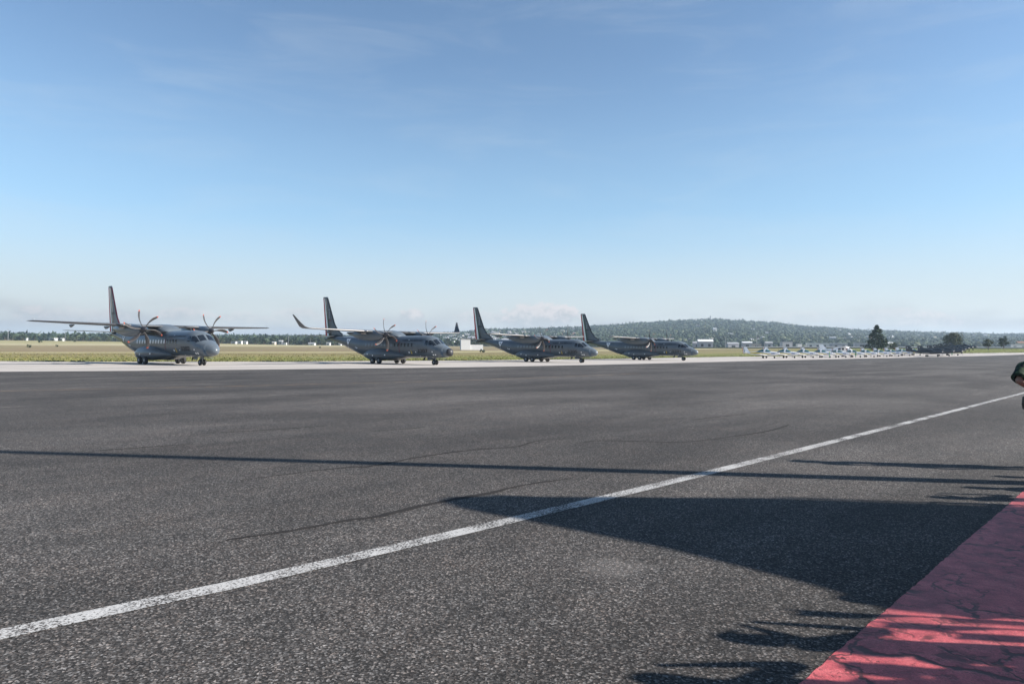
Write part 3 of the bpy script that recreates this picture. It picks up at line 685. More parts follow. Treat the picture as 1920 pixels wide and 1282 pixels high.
transport((33.36, 124.19), R(-38.0), 1.015, '3201', 'farthest grey transport, its nose nearest the row of white trainers', phases=(R(7), R(5)), dull=True)

# ------------------------------------------------------------------ light aircraft
def hull(mb, secs, n=16, ne=2.2, mi=0, fm=None):
    mb.loft([[Vector((-s, w * math.copysign(abs(math.cos(b)) ** (2 / ne), math.cos(b)), (zb + zt) / 2 + (zt - zb) / 2 * math.copysign(abs(math.sin(b)) ** (2 / ne), math.sin(b)))) for b in [2 * math.pi * k / n for k in range(n)]] for s, zb, zt, w in secs], mi, fm=fm); return mb
def foil(le, te, zc, th, y):
    pts = []
    for k in (0, .05, .2, .5, 1, .5, .2, .05): pass
    up = [(le, 0), (le + (te - le) * .06, th * .6), (le + (te - le) * .3, th), (le + (te - le) * .65, th * .65), (te, .01)]
    lo = [(te, -.01), (le + (te - le) * .6, -th * .4), (le + (te - le) * .2, -th * .6)]
    return [Vector((-s, y, zc + z)) for s, z in up + lo]
def small_plane(kind):
    if kind == 'trainer':
        root = empty('trainer_aircraft'); paint = M['white_paint']
        b = MB(); hull(b, [(.35, .85, 1.3, .28), (.7, .72, 1.45, .42), (1.5, .62, 1.55, .50), (2.3, .55, 1.62, .56), (3.3, .52, 1.62, .6), (4.3, .58, 1.58, .55), (5.4, .75, 1.50, .40), (6.8, .98, 1.42, .24), (8.1, 1.15, 1.38, .12), (8.5, 1.2, 1.35, .04)]); b.build('fuselage', paint, root, True)
        s_ = MB(); 
        for sg in (1, -1): s_.loft([[Vector((-s, sg * (w + .015), z0)), Vector((-s, sg * (w + .015), z0 + h))] for s, w, z0, h in ((1.9, .55, .92, .10), (3.4, .60, .95, .24), (4.6, .53, 1.0, .30), (5.6, .40, 1.05, .32), (6.8, .27, 1.15, .18))], cap=False, closed=False)
        s_.build('stripe', M['yellow'], root)
        c = MB(); hull(c, [(2.0, 1.4, 1.55, .2), (2.5, 1.3, 1.86, .40), (3.2, 1.3, 2.08, .48), (4.0, 1.3, 2.10, .48), (4.7, 1.3, 1.9, .40), (5.3, 1.35, 1.6, .2)], 16); c.build('canopy', M['canopy'], root, True)
        c = MB(); hull(c, [(3.25, 1.3, 2.12, .505), (3.65, 1.3, 2.14, .51)], 16); c.build('canopy_frame', paint, root)
        for sg in (1, -1):
            w = MB(); w.loft([foil(2.6, 4.3, .72, .13, 0.3 * sg), foil(2.75, 4.1, .82, .10, 2.6 * sg), foil(2.95, 3.95, .98, .06, 5.0 * sg), foil(3.2, 3.8, 1.02, .02, 5.15 * sg)]); w.build('wing', paint, root, True)
            t = MB(); t.loft([foil(7.4, 8.4, 1.35, .05, .05 * sg), foil(7.65, 8.35, 1.38, .03, 1.75 * sg)]); t.build('tailplane', paint, root, True)
        fn = MB(); fn.loft([[Vector((-l, 0, z)), Vector((-(l + te) / 2, .06, z)), Vector((-te, 0, z)), Vector((-(l + te) / 2, -.06, z))] for z, l, te in ((1.3, 6.7, 8.1), (1.6, 7.15, 8.2), (2.6, 7.75, 8.42))]); fn.build('fin', paint, root)
        r = MB()
        for c_, (f0, f1) in enumerate(((0, .34), (.34, .67), (.67, 1))):
            r.loft([[Vector((-(te + wd * f0), y, z)), Vector((-(te + wd * f1), y, z))] for y in (.02, -.02) for z, te, wd in ((1.05, 8.12, .42), (2.62, 8.44, .3))][0:2], cap=False, closed=False, mi=c_)
            r.loft([[Vector((-(te + wd * f0), -.02, z)), Vector((-(te + wd * f1), -.02, z))] for z, te, wd in ((1.05, 8.12, .42), (2.62, 8.44, .3))], cap=False, closed=False, mi=c_)
        r.build('rudder', [M['green'], M['white'], M['red']], root)
        gears = ((1.3, 0, .22), (3.5, 1.25, .25), (3.5, -1.25, .25)); pz = 1.08; ps = .25; pr = 1.05
        nm = MB(); 
        for sg in (1, -1): nm.box((-1.5, sg * .52, 1.12), (.75, .02, .18))
        nm.build('number', bsdf_mat('blue_marking', (.10, .12, .28), .6), root)
    elif kind == 'turboprop':
        root = empty('dark_trainer_aircraft'); paint = M['black_paint']
        b = MB(); hull(b, [(.4, 1.15, 1.6, .25), (1.0, .95, 1.75, .42), (2.0, .8, 1.85, .5), (3.2, .75, 1.9, .52), (5, .8, 1.9, .52), (6.4, 1.0, 1.85, .42), (8, 1.3, 1.8, .26), (9.6, 1.5, 1.75, .12), (10.1, 1.6, 1.7, .04)]); b.build('fuselage', paint, root, True)
        c = MB(); hull(c, [(2.9, 1.75, 1.9, .2), (3.4, 1.7, 2.2, .36), (4.2, 1.7, 2.45, .4), (5.4, 1.7, 2.48, .38), (6.3, 1.7, 2.2, .3), (7.0, 1.75, 1.9, .15)], 14); c.build('canopy', M['glass'], root, True)
        for sg in (1, -1):
            w = MB(); w.loft([foil(3.6, 5.6, 1.0, .15, .3 * sg), foil(4.0, 5.4, 1.15, .1, 3 * sg), foil(4.2, 5.2, 1.3, .06, 5.0 * sg)]); w.build('wing', paint, root, True)
            t = MB(); t.loft([foil(8.6, 9.9, 1.75, .06, .05 * sg), foil(9.0, 9.8, 1.78, .04, 2.0 * sg)]); t.build('tailplane', paint, root, True)
        fn = MB(); fn.loft([[Vector((-l, 0, z)), Vector((-(l + te) / 2, .07, z)), Vector((-te, 0, z)), Vector((-(l + te) / 2, -.07, z))] for z, l, te in ((1.7, 7.2, 10.1), (2.1, 8.2, 10.15), (3.1, 8.95, 10.15), (3.25, 9.2, 10.1))]); fn.build('fin', paint, root)
        m = MB()
        for sg in (1, -1): m.box((-9.65, sg * .09, 2.7), (.35, .02, .35), 0, 0); m.box((-10.12, sg * .02, 2.2), (.12, .03, .6))
        m.build('tail_flash', M['light_panel'], root)
        gears = ((1.7, 0, .25), (4.5, 1.3, .28), (4.5, -1.3, .28)); pz = 1.4; ps = .3; pr = 1.2
    else:
        root = empty('high_wing_aircraft'); paint = M['white_paint']
        b = MB(); hull(b, [(.2, .9, 1.5, .3), (.9, .75, 1.7, .5), (1.8, .65, 2.3, .6), (3, .65, 2.4, .62), (4.4, .75, 2.3, .58), (6, 1.1, 2.0, .34), (8.2, 1.5, 1.9, .12)]); b.build('fuselage', paint, root, True)
        w = MB(); w.loft([foil(1.9, 3.6, 2.5, .12, y) for y in (-5.6, -2, 2, 5.6)]); w.build('wing', paint, root, True)
        for sg in (1, -1):
            g = MB()
            for k in range(3): g.box((-(2.1 + .85 * k), sg * .61, 1.95), (.6, .03, .48))
            g.build('cabin_window', M['window_dark'], root)
            st = MB(); st.tube([(-2.4, .55 * sg, .9), (-2.6, 2.6 * sg, 2.42)], .05, 6); st.build('wing_strut', paint, root)
            t = MB(); t.loft([foil(7.2, 8.3, 1.8, .05, .05 * sg), foil(7.4, 8.2, 1.8, .03, 1.8 * sg)]); t.build('tailplane', paint, root)
        fn = MB(); fn.loft([[Vector((-l, 0, z)), Vector((-(l + te) / 2, .06, z)), Vector((-te, 0, z)), Vector((-(l + te) / 2, -.06, z))] for z, l, te in ((1.8, 6.4, 8.3), (2.2, 7.0, 8.4), (3.1, 7.7, 8.6))]); fn.build('fin', paint, root)
        gears = ((1.1, 0, .22), (3.1, 1.15, .24), (3.1, -1.15, .24)); pz = 1.25; ps = .1; pr = .95
    for s, y, r in gears:
        tb = MB(); lathe_y(tb, [(-.08, r * .4), (-.08, r * .85), (0, r), (.08, r * .85), (.08, r * .4)], (0, 0, 0), 14); o = tb.build('wheel', M['tyre'], root, True, (-s, y, r))
        g = MB(); g.tube([(-s, y, r), (-s + (.0 if y else .05), y * .8, .95)], .045, 6); g.build('gear_leg', M['gear'], root)
    hb = MB(); hb.loft([[(x, r * math.cos(2 * math.pi * k / 12), r * math.sin(2 * math.pi * k / 12)) for k in range(12)] for x, r in ((-.2, .22), (.1, .17), (.35, .02))]); hub = hb.build('propeller', M['hub'] if kind == 'turboprop' else M['white_paint'], root, True, (-ps - .1, 0, pz))
    nb = 5 if kind == 'trainer' else 4 if kind == 'turboprop' else 3
    bb = MB(); bb.loft([[(-.02, -w_, z), (.02, -w_ * .3, z), (.03, w_, z), (-.02, w_ * .3, z)] for z, w_ in ((.1, .05), (.4, .09), (.8, .09), (pr, .03))]); first = None
    for k in range(nb):
        if first is None: o = first = bb.build('blade', M['hub'], hub)
        else: o = first.copy(); COL.objects.link(o); o.parent = hub
        o.rotation_euler = (2 * math.pi * k / nb, 0, 0)
    return root
ordn = ['', 'second', 'third', 'fourth', 'fifth', 'sixth', 'seventh', 'eighth', 'ninth', 'tenth', 'eleventh']
tr = small_plane('trainer')
tr_lab = ['white trainer with yellow stripe, leftmost of the white row, whole tail in view'] + ['white trainer with teal canopy, %s from the left in the white row' % ordn[k] for k in range(1, 10)] + ['white trainer at the right end of the white row, beside the dark aircraft']
for k in range(11):
    x, y = 64.5 + 1.6 + 8.05 * k, 172 + 7.55 * k - 1.2
    tag(tr, tr_lab[0], 'airplane', 'white trainers parked in a row')
    o = tr if k == 0 else copy_tree(tr)
    o.location = (x, y, zfun(x, y)); o.rotation_euler = (0, 0, R(-38 + random.uniform(-3.5, 3.5))); o.scale = (1.07,) * 3; o['label'] = tr_lab[k]
tp = small_plane('turboprop'); tag(tp, 'x', 'airplane', 'dark trainers parked beyond the white row')
tp_lab = ['black tandem trainer, leftmost of the dark group, its fin clear against the trees', 'black tandem trainer, second fin from the left in the dark group', 'black tandem trainer, third fin from the left in the dark group', 'black tandem trainer in the middle of the dark group below the broad bush tree', 'black tandem trainer, third from the right in the dark group', 'black tandem trainer, second from the right in the dark group', 'black tandem trainer at the right end of the dark group, nose against the grass']
for k, (px, dd) in enumerate(((1771, 225), (1792, 232), (1808, 240), (1814, 262), (1820, 278), (1827, 292), (1834, 306))):
    x, y = (px - 960) / F_PX * dd, dd
    o = tp if k == 0 else copy_tree(tp)
    o.location = (x, y, zfun(x, y)); o.rotation_euler = (0, 0, R(-38 + random.uniform(-2, 2))); o.scale = (1.1,) * 3; o['label'] = tp_lab[k]
hw = small_plane('high'); tag(hw, 'white high wing cabin plane standing behind the middle of the white trainer row', 'airplane')
x, y = (1606 - 960) / F_PX * 224, 224; hw.location = (x, y, zfun(x, y)); hw.rotation_euler = (0, 0, R(-30)); hw.scale = (1.3,) * 3

# ------------------------------------------------------------------ people
M['skin'] = bsdf_mat('skin', (.26, .14, .095), .55); M['hair'] = bsdf_mat('hair', (.015, .012, .01), .6); M['shoe'] = bsdf_mat('boot_leather', (.02, .018, .016), .5)
M['dark_cloth'] = bsdf_mat('dark_cloth', (.03, .035, .05), .9, var=.2); M['denim'] = bsdf_mat('denim', (.05, .07, .13), .9, var=.2); M['tan_cloth'] = bsdf_mat('tan_cloth', (.32, .26, .18), .9, var=.1)
M['green_cloth'] = bsdf_mat('green_cloth', (.035, .20, .09), .9, var=.15); M['yellow_cloth'] = bsdf_mat('yellow_vest', (.55, .60, .12), .8); M['white_cloth'] = bsdf_mat('white_cloth', (.7, .7, .7), .9)
def mat_camo():
    m = bpy.data.materials.new('camouflage'); m.use_nodes = True; w = NT(m.node_tree); b = w.n['Principled BSDF']; tc = w.node('ShaderNodeTexCoord')
    n = w.noise(tc.outputs['Object'], 9, 3, .6, .6); n2 = w.noise(w.mapping(tc.outputs['Object'], (1, 1, 1), (0, 0, 0), (5, 2, 9)), 11, 3, .6, .5)
    c = w.ramp(n, [(.0, (.008, .011, .010)), (.46, (.018, .040, .020)), (.56, (.05, .08, .038))], 'CONSTANT'); c = w.mix(w.step(n2, .56, .59), c, (.012, .013, .015))
    w.l.new(c, b.inputs['Base Color']); b.inputs['Roughness'].default_value = .9
    bp = w.node('ShaderNodeBump', ins={'Strength': .5, 'Distance': .02, 'Height': w.noise(tc.outputs['Object'], 14, 2, .5)}); w.l.new(bp.outputs[0], b.inputs['Normal']); return m
M['camo'] = mat_camo()
def person(name, label, loc, face, sc=1.0, shirt='dark_cloth', pants='denim', arms='down', cap=None, detail=True, group=None, stance=1.0):
    """one continuous skinned body grown from a joint skeleton; facing +y before rotation"""
    root = empty(name, loc, face, sc); tag(root, label, 'person', group)
    J = []; E_ = []; RR = []; Z = []
    def j(p, r, par=None, zone='shirt'):
        J.append(p); RR.append(r); Z.append(zone)
        if par is not None: E_.append((par, len(J) - 1))
        return len(J) - 1
    pel = j((0, 0, .95), (.155, .11), None, 'pants'); w1 = j((0, 0, 1.08), (.14, .10), pel); ch = j((0, .0, 1.27), (.17, .12), w1); nb = j((0, -.01, 1.43), (.11, .085), ch)
    nk = j((0, .0, 1.50), (.056, .058), nb, 'skin'); hd = j((0, .015, 1.60), (.074, .088), nk, 'skin'); h2 = j((0, .012, 1.68), (.078, .095), hd, 'skin'); j((0, .0, 1.745), (.05, .06), h2, 'skin')
    if detail:
        j((0, .125, 1.615), (.013, .016), hd, 'skin')
        for sg in (-1, 1): j((sg * .088, .0, 1.615), (.012, .02), hd, 'skin')
    P = {'down': ((.27, -.03, 1.14), (.29, .08, .90)), 'hips': ((.36, -.10, 1.17), (.20, .05, 1.02)), 'camera': ((.30, .14, 1.25), (.09, .30, 1.52)), 'behind': ((.42, -.12, 1.23), (.10, -.20, 1.06)), 'point': ((.36, .2, 1.45), (.44, .48, 1.55))}
    pose = arms if isinstance(arms, tuple) else (arms, arms)
    for sg, ps in ((-1, pose[0]), (1, pose[1])):
        el, wr = P[ps]
        s_ = j((sg * .185, 0, 1.405), (.068, .07), nb); m_ = j(((sg * .185 + sg * el[0]) / 2, el[1] / 2, (1.405 + el[2]) / 2), (.056, .058), s_)
        e_ = j((sg * el[0], el[1], el[2]), (.050, .052), m_, 'skin' if ps == 'behind' else 'shirt'); f_ = j((sg * (el[0] * .35 + wr[0] * .65), el[1] * .35 + wr[1] * .65, el[2] * .35 + wr[2] * .65), (.044, .044), e_, 'skin'); w_ = j((sg * wr[0], wr[1], wr[2]), (.026, .022), f_, 'skin')
        d = (Vector((sg * wr[0], wr[1], wr[2])) - Vector((sg * el[0], el[1], el[2]))).normalized(); side = d.cross(Vector((0, 0, 1))); side = side.normalized() if side.length > .1 else Vector((0, 1, 0))
        if ps == 'down': side = Vector((0, 1, 0))
        pm = Vector((sg * wr[0], wr[1], wr[2])) + d * .075; p_ = j(tuple(pm), (.036, .018), w_, 'skin')
        if detail:
            curl = Vector((-sg * .6, 0, -.2)) if ps != 'camera' else Vector((0, .2, .4))
            for k, ln in enumerate((.070, .080, .074, .058)):
                b0 = pm + side * ((k - 1.5) * .021) + d * .018; b1 = b0 + d * ln * .55; b2 = b1 + (d + curl * .5).normalized() * ln * .45
                i0 = j(tuple(b0), (.0095, .0095), p_, 'skin'); i1 = j(tuple(b1), (.0085, .0085), i0, 'skin'); j(tuple(b2), (.007, .007), i1, 'skin')
            b0 = pm - d * .03 - side * .035; i0 = j(tuple(b0), (.011, .011), p_, 'skin'); j(tuple(b0 + d * .035 - side * .018), (.009, .009), i0, 'skin')
    for sg in (-1, 1):
        h_ = j((sg * .09, 0, .88), (.095, .10), pel, 'pants'); k0 = j((sg * .11, .01, .70), (.080, .085), h_, 'pants'); k_ = j((sg * .125 * stance, .02, .49), (.058, .062), k0, 'pants'); c_ = j((sg * .135 * stance, -.01, .30), (.052, .056), k_, 'pants'); a_ = j((sg * .14 * stance, -.02, .09), (.040, .045), c_, 'shoe'); j((sg * .15 * stance, .13, .045), (.042, .035), a_, 'shoe')
    me = bpy.data.meshes.new('body'); me.from_pydata(J, E_, []); ob = bpy.data.objects.new('body', me); COL.objects.link(ob)
    md = ob.modifiers.new('s', 'SKIN'); md.use_smooth_shade = True
    for i, v in enumerate(me.skin_vertices[0].data): v.radius = RR[i]; v.use_root = (i == 0)
    sb = ob.modifiers.new('b', 'SUBSURF'); sb.levels = sb.render_levels = 2 if detail else 1
    dg = bpy.context.evaluated_depsgraph_get(); dg.update()
    bm_ = bpy.data.meshes.new_from_object(ob.evaluated_get(dg)); bpy.data.objects.remove(ob)
    zones = ['shirt', 'pants', 'skin', 'shoe']; bm_.materials.clear()
    for z in (M[shirt], M[pants], M['skin'], M['shoe']): bm_.materials.append(z)
    segs = [(Vector(J[a]), Vector(J[b]), Z[b]) for a, b in E_]
    for p in bm_.polygons:
        c = p.center; best = 9; zn = 'shirt'
        for a, b, z in segs:
            ab = b - a; t = max(0, min(1, (c - a).dot(ab) / ab.length_squared)); dd = (a + ab * t - c).length
            if dd < best - 1e-5: best = dd; zn = z
        p.material_index = zones.index(zn); p.use_smooth = True
    o = bpy.data.objects.new('body', bm_); COL.objects.link(o); o.parent = root
    hr = MB(); rings = []
    for a, r_, y in ((1.60, .062, -.055), (1.64, .092, -.025), (1.69, .098, -.008), (1.74, .086, 0), (1.775, .055, 0), (1.79, .01, 0)):
        rings.append([(r_ * .98 * math.cos(b), y + r_ * 1.15 * math.sin(b) - (.02 if a < 1.7 and math.sin(b) > 0 else 0), a + (.045 if a < 1.7 and math.sin(b) > .3 else 0)) for b in [2 * math.pi * k / 14 for k in range(14)]])
    hr.loft(rings); hr.build('cap' if cap else 'hair', M[cap] if cap else M['hair'], root, True)
    if cap:
        bl = MB(); bl.loft([[(x, .09, 1.70), (x, .17 - abs(x) * .5, 1.685)] for x in (-.07, -.03, .03, .07)], cap=False, closed=False); bl.build('cap_brim', M[cap], root)
    return root
# soldier at the right edge, facing away, hands clasped behind his back
sx, sy = 8.69, 11.45
sol = person('person', 'soldier in camouflage shirt, elbow out, hands behind his back, cut off by the right edge', (sx, sy, .0), R(6), 1.165, 'camo', 'camo', 'behind', 'camo', stance=.62)
sv = MB(); el = Vector((-.42, -.12, 1.23)); sh = Vector((-.20, 0, 1.425)); rr = []
dd = (el - sh).normalized(); q = dd.to_track_quat('Z', 'Y')
for k, r in ((-.16, .06), (0, .096), (.2, .102), (.45, .098), (.65, .096), (.78, .098), (.86, .095), (.87, .056)):
    c = sh + (el - sh) * k; rr.append([c + q @ Vector((r * math.cos(b) * (1 + .06 * math.sin(3 * b + k * 7)), r * math.sin(b) * (1 + .06 * math.sin(2 * b + k * 5)), 0)) for b in [2 * math.pi * i / 20 for i in range(20)]])
sv.loft(rr, cap=False); sleeve = sv.build('sleeve', M['camo'], sol, True)
pt = MB(); c = sh + (el - sh) * .32; nn = Vector((-.55, -.83, 0)).normalized(); ax = Vector((-nn.y, nn.x, 0)); up = Vector((-.2, -.05, 1)).normalized(); o0 = c + nn * .098
for i, mi in ((0, 0), (1, 1), (2, 2)):
    x0 = (-.036 + i * .024); pt.add([o0 + ax * x0 - up * .02, o0 + ax * (x0 + .024) - up * .02, o0 + ax * (x0 + .024) + up * .02, o0 + ax * x0 + up * .02], [(0, 1, 2, 3)], mi)
pt.build('flag_patch', [bsdf_mat('patch_green', (.1, .5, .4), .7), M['white'], bsdf_mat('patch_red', (.55, .05, .2), .7)], sleeve)
hp = MB(); hp.loft([[(-.17 + rx * math.copysign(abs(math.cos(b)) ** .6, math.cos(b)), -.03 + ry * math.copysign(abs(math.sin(b)) ** .6, math.sin(b)), z) for b in [2 * math.pi * k / 16 for k in range(16)]] for z, rx, ry in ((1.02, .03, .05), (1.0, .055, .08), (.9, .06, .09), (.83, .05, .08), (.81, .02, .04))]); hp.build('holster', M['shoe'], sol)

# spectators standing beyond the right edge; they throw the shadows that reach into the picture, some added to fill out the shade
crowd = [((6.41, 9.75), 'white_cloth', 'hips'), ((5.46, 9.1), 'tan_cloth', 'camera'), ((5.08, 8.53), 'dark_cloth', 'camera'), ((6.12, 11.66), 'white_cloth', 'down'), ((7.5, 10.62), 'green_cloth', 'down'),  # the fourth is moved next to the soldier to shade his arm
         ((1.38, 4.63), 'tan_cloth', 'camera'), ((.80, 4.03), 'dark_cloth', 'camera'), ((2.1, 4.47), 'white_cloth', 'hips'), ((1.25, 3.92), 'green_cloth', 'hips'), ((2.5, 3.95), 'white_cloth', 'down'), ((3.1, 4.25), 'dark_cloth', 'hips'), ((3.3, 3.85), 'tan_cloth', 'down'), ((1.95, 4.2), 'dark_cloth', 'down'), ((1.85, 3.95), 'tan_cloth', 'hips'), ((2.5, 5.36), 'green_cloth', 'hips')]
desc = ['with hands on hips', 'raising a camera', 'raising a camera', 'with arms down', 'with arms down', 'raising a camera', 'raising a camera', 'with hands on hips', 'with hands on hips', 'with arms down', 'with hands on hips', 'with arms down', 'with arms down', 'with hands on hips', 'with hands on hips']
where = ['left of the tall mast', 'at the tent corner', 'beside the tent wall', 'right behind the soldier', 'between the soldier and the mast', 'at the front of the red pavement group', 'second in the red pavement group', 'third in the red pavement group', 'fourth in the red pavement group', 'fifth in the red pavement group', 'behind the red pavement group', 'at the back end of the red pavement group', 'in the middle of the red pavement group', 'right behind the middle of the group', 'alone in front of the tent wall']
cname = {'white_cloth': 'white', 'tan_cloth': 'tan', 'dark_cloth': 'dark', 'green_cloth': 'green'}
hl = 3.29
for i, ((x, y), sh_, ar) in enumerate(crowd):
    person('person', 'spectator in %s shirt %s, %s' % (cname[sh_], desc[i], where[i]), (x + hl * math.cos(SUN_AZ), y + hl * math.sin(SUN_AZ), 0), R(random.uniform(10, 60)), random.uniform(.96, 1.02), sh_, random.choice(['denim', 'dark_cloth', 'tan_cloth']), ar, 'dark_cloth' if i % 2 else None, False, 'spectators along the right edge')
# ground crew by the trainers
crew = [(1555, 186, 'green_cloth', 'yellow_cloth', 'white cap and green suit standing before the fifth white trainer'), (1604.5, 208, 'green_cloth', None, 'left of the two green suited crew standing together'), (1613, 210, 'green_cloth', None, 'right of the two green suited crew standing together'),
        (1486, 190, 'yellow_cloth', None, 'in a yellow vest between the second and third white trainers'), (1521, 200, 'yellow_cloth', None, 'in a yellow vest at the propeller of the third white trainer'), (1584, 215, 'yellow_cloth', None, 'in a yellow vest near the high wing plane'),
        (1633, 222, 'yellow_cloth', None, 'in a yellow vest in front of the conifer'), (1657, 228, 'yellow_cloth', None, 'in a yellow vest right of the conifer'), (1678, 236, 'yellow_cloth', None, 'in a yellow vest below the low bush'), (1696, 243, 'yellow_cloth', None, 'in a yellow vest near the end of the white row'), (1714, 236, 'yellow_cloth', None, 'in a yellow vest at the gap between white and dark aircraft'),
        (1785, 240, 'green_cloth', 'yellow_cloth', 'in a green suit among the dark trainers'), (1853, 300, 'dark_cloth', None, 'in dark clothes under the left small tree')]
for px, dd, sh_, cp, lb in crew:
    x = (px - 960) / F_PX * dd; person('person', 'ground crew member ' + lb, (x, dd, zfun(x, dd)), R(random.uniform(0, 360)), 1.0, sh_, 'green_cloth' if sh_ == 'green_cloth' else 'dark_cloth', 'down' if random.random() < .5 else 'hips', cp or 'dark_cloth', False, 'ground crew by the parked trainers')

# thin pennant poles added beside the crowd for the fine shadow lines they cast
for i, (x, y, h) in enumerate(((2.0, 5.12, 1.95), (2.5, 4.9, 2.0), (2.9, 4.72, 1.7))):
    r_ = empty('pennant_pole', (x + h / math.tan(SUN_EL) * math.cos(SUN_AZ), y + h / math.tan(SUN_EL) * math.sin(SUN_AZ), 0)); tag(r_, ['thin pole with a dark pennant nearest the tent', 'thin pole with a dark pennant between two others', 'short thin pole with a dark pennant nearest the crowd'][i], 'pole')
    m = MB(); m.tube([(0, 0, 0), (0, 0, h)], .014, 8); m.build('pole', M['steel'], r_)
    m = MB(); m.loft([[(.02 * math.sin(k), -k * .022, h - .05 + .006 * k), (.02 * math.sin(k), -k * .022, h - .5 + .05 * k)] for k in range(6)], cap=False, closed=False); m.build('pennant', M['dark_cloth'], r_)
# mast outside the right edge, and an added tent shaped to cast the wedge shadow
mr = empty('lamp_mast', (9.2, 9.86, 0)); tag(mr, 'tall steel lamp mast on a concrete foot beside the red pavement', 'mast')
m = MB(); m.tube([(0, 0, .3), (0, 0, 6), (0, 0, 12.5)], [.19, .17, .15], 14); m.build('pole', M['steel'], mr, True)
m = MB(); m.loft([[(.35 * a, .35 * b, z) for a, b in ((-1, -1), (1, -1), (1, 1), (-1, 1))] for z in (0, .3)]); m.build('foot', M['concrete'], mr)
m = MB(); m.tube([(0, 0, 12.45), (.5, .1, 12.9), (1.4, .2, 13.0)], [.06, .05, .05], 8); m.build('arm', M['steel'], mr)
m = MB(); m.box((1.8, .25, 13.0), (.9, .3, .14)); m.build('lamp_head', M['gear'], mr)
tr_ = empty('event_tent', (9.3, 6, 0)); tag(tr_, 'white canvas event tent with a sloping roof on the red pavement', 'tent')
prof = [(7.62, 0), (7.62, 5.15), (7.5, 5.42), (7.25, 5.5), (6.9, 5.34), (6.4, 4.9), (5.6, 4.22), (4.9, 3.80), (4.6, 3.64), (4.2, 3.52), (4.14, 3.3), (4.14, 0)]
V = [(x, y - 6, z) for x in (0, 3.6) for y, z in prof]; n = len(prof)
m = MB(); m.add(V[1:n - 1] + V[n + 1:2 * n - 1], [[i, i + 1, n - 2 + i + 1, n - 2 + i] for i in range(n - 3)]); m.build('roof', bsdf_mat('canvas', (.72, .72, .70), .85, var=.04), tr_)
m = MB(); m.add(V, [list(range(n)), list(range(n, 2 * n))]); m.add([V[0], V[1], V[n + 1], V[n]], [(0, 1, 2, 3)]); m.add([V[n - 2], V[n - 1], V[2 * n - 1], V[2 * n - 2]], [(0, 1, 2, 3)]); m.build('wall', bsdf_mat('tent_wall', (.68, .68, .67), .85, var=.04), tr_)
for x in (-.05, 3.65):
    for y, h in ((7.68, 5.1), (4.06, 3.3)):
        m = MB(); m.tube([(x, y - 6, 0), (x, y - 6, h)], .04, 8); m.build('post', M['steel'], tr_)

# ------------------------------------------------------------------ trees
def leafy(seed, H=9., W=6., nl=420, size=.8, mats=None, trunkh=.28, shape='round', clumps=14):
    rnd = np.random.RandomState(seed); V = []; T = []; mi = []
    cl = []
    for i in range(clumps):
        if shape == 'cone':
            k = rnd.rand() ** .8; z = H * (trunkh + (1 - trunkh) * k); rad = W / 2 * (1 - k) ** .8 * rnd.uniform(.5, 1.1); a = rnd.rand() * 6.28; cl.append((rad * math.cos(a), rad * math.sin(a), z, W * .16 * (1.2 - k)))
        else:
            a = rnd.rand() * 6.28; k = rnd.rand(); rad = W / 2 * math.sqrt(rnd.rand()) * .72 * math.sin(math.pi * (.2 + .7 * k)); cl.append((rad * math.cos(a), rad * math.sin(a), H * (trunkh + .08 + (.86 - trunkh) * k), W * rnd.uniform(.12, .24)))
    for i in range(nl):
        c = cl[rnd.randint(len(cl))]; d = rnd.normal(size=3); d /= np.linalg.norm(d); r = c[3] * rnd.rand() ** .4
        p = np.array([c[0], c[1], c[2]]) + d * r * np.array([1, 1, .8 if shape != 'cone' else .35])
        if p[2] < .3: p[2] = .3
        u = rnd.normal(size=3); u /= np.linalg.norm(u); w = np.cross(u, d + .01); w /= np.linalg.norm(w) + 1e-9; s = size * rnd.uniform(.5, 1.2)
        b = len(V); V += [p - u * s * .5, p + w * s * .35, p + u * s * .5, p - w * s * .35]; T.append((b, b + 1, b + 2, b + 3)); mi.append(0 if rnd.rand() < .6 else 1)
    crown = fast_mesh('crown', V, T, mats, mi)
    tb = MB(); tb.tube([(0, 0, 0), (W * .01, 0, H * trunkh), (0, 0, H * .7)], [W * .045, W * .03, W * .01], 6)
    for k in range(4):
        a = k * 1.7 + seed; tb.tube([(0, 0, H * trunkh * (.8 + .2 * k)), (W * .25 * math.cos(a), W * .25 * math.sin(a), H * (trunkh + .25 + .05 * k))], [W * .02, W * .006], 5)
    trunk = tb.build('trunk', M['bark'])
    return crown, trunk
def tree(name, label, cat, geo, loc, sc=1, rz=0, group=None, wide=1):
    root = empty(name, loc, rz, sc); root.scale = (sc * wide, sc * wide, sc); tag(root, label, cat, group)
    for g in geo: g.parent = root
    return root
def pxloc(px, d): x = (px - 960) / F_PX * d; return (x, d, zfun(x, d))
tree('conifer_tree', 'tall dark conifer standing behind the white trainers', 'tree', leafy(3, 12.4, 10.8, 5200, .8, [M['conifer'], M['leaf_dark']], .02, 'cone', 190), pxloc(1644, 345))
tree('broad_tree', 'broad dark bushy tree behind the dark trainers', 'tree', leafy(8, 7.9, 12.5, 4200, .62, [M['bush'], M['leaf_mid']], .03, 'round', 70), pxloc(1789, 365))
tree('small_tree', 'small round tree at the taxiway edge, left of two', 'tree', leafy(5, 4.9, 5.2, 1300, .42, [M['bush'], M['leaf_mid']], .18, 'round', 20), pxloc(1853, 330), group='small trees at the far taxiway edge')
tree('small_tree', 'small upright tree at the taxiway edge, right of two', 'tree', leafy(6, 6.2, 5.0, 1600, .45, [M['leaf_dark'], M['leaf_mid']], .12, 'round', 22), pxloc(1882, 330), group='small trees at the far taxiway edge')
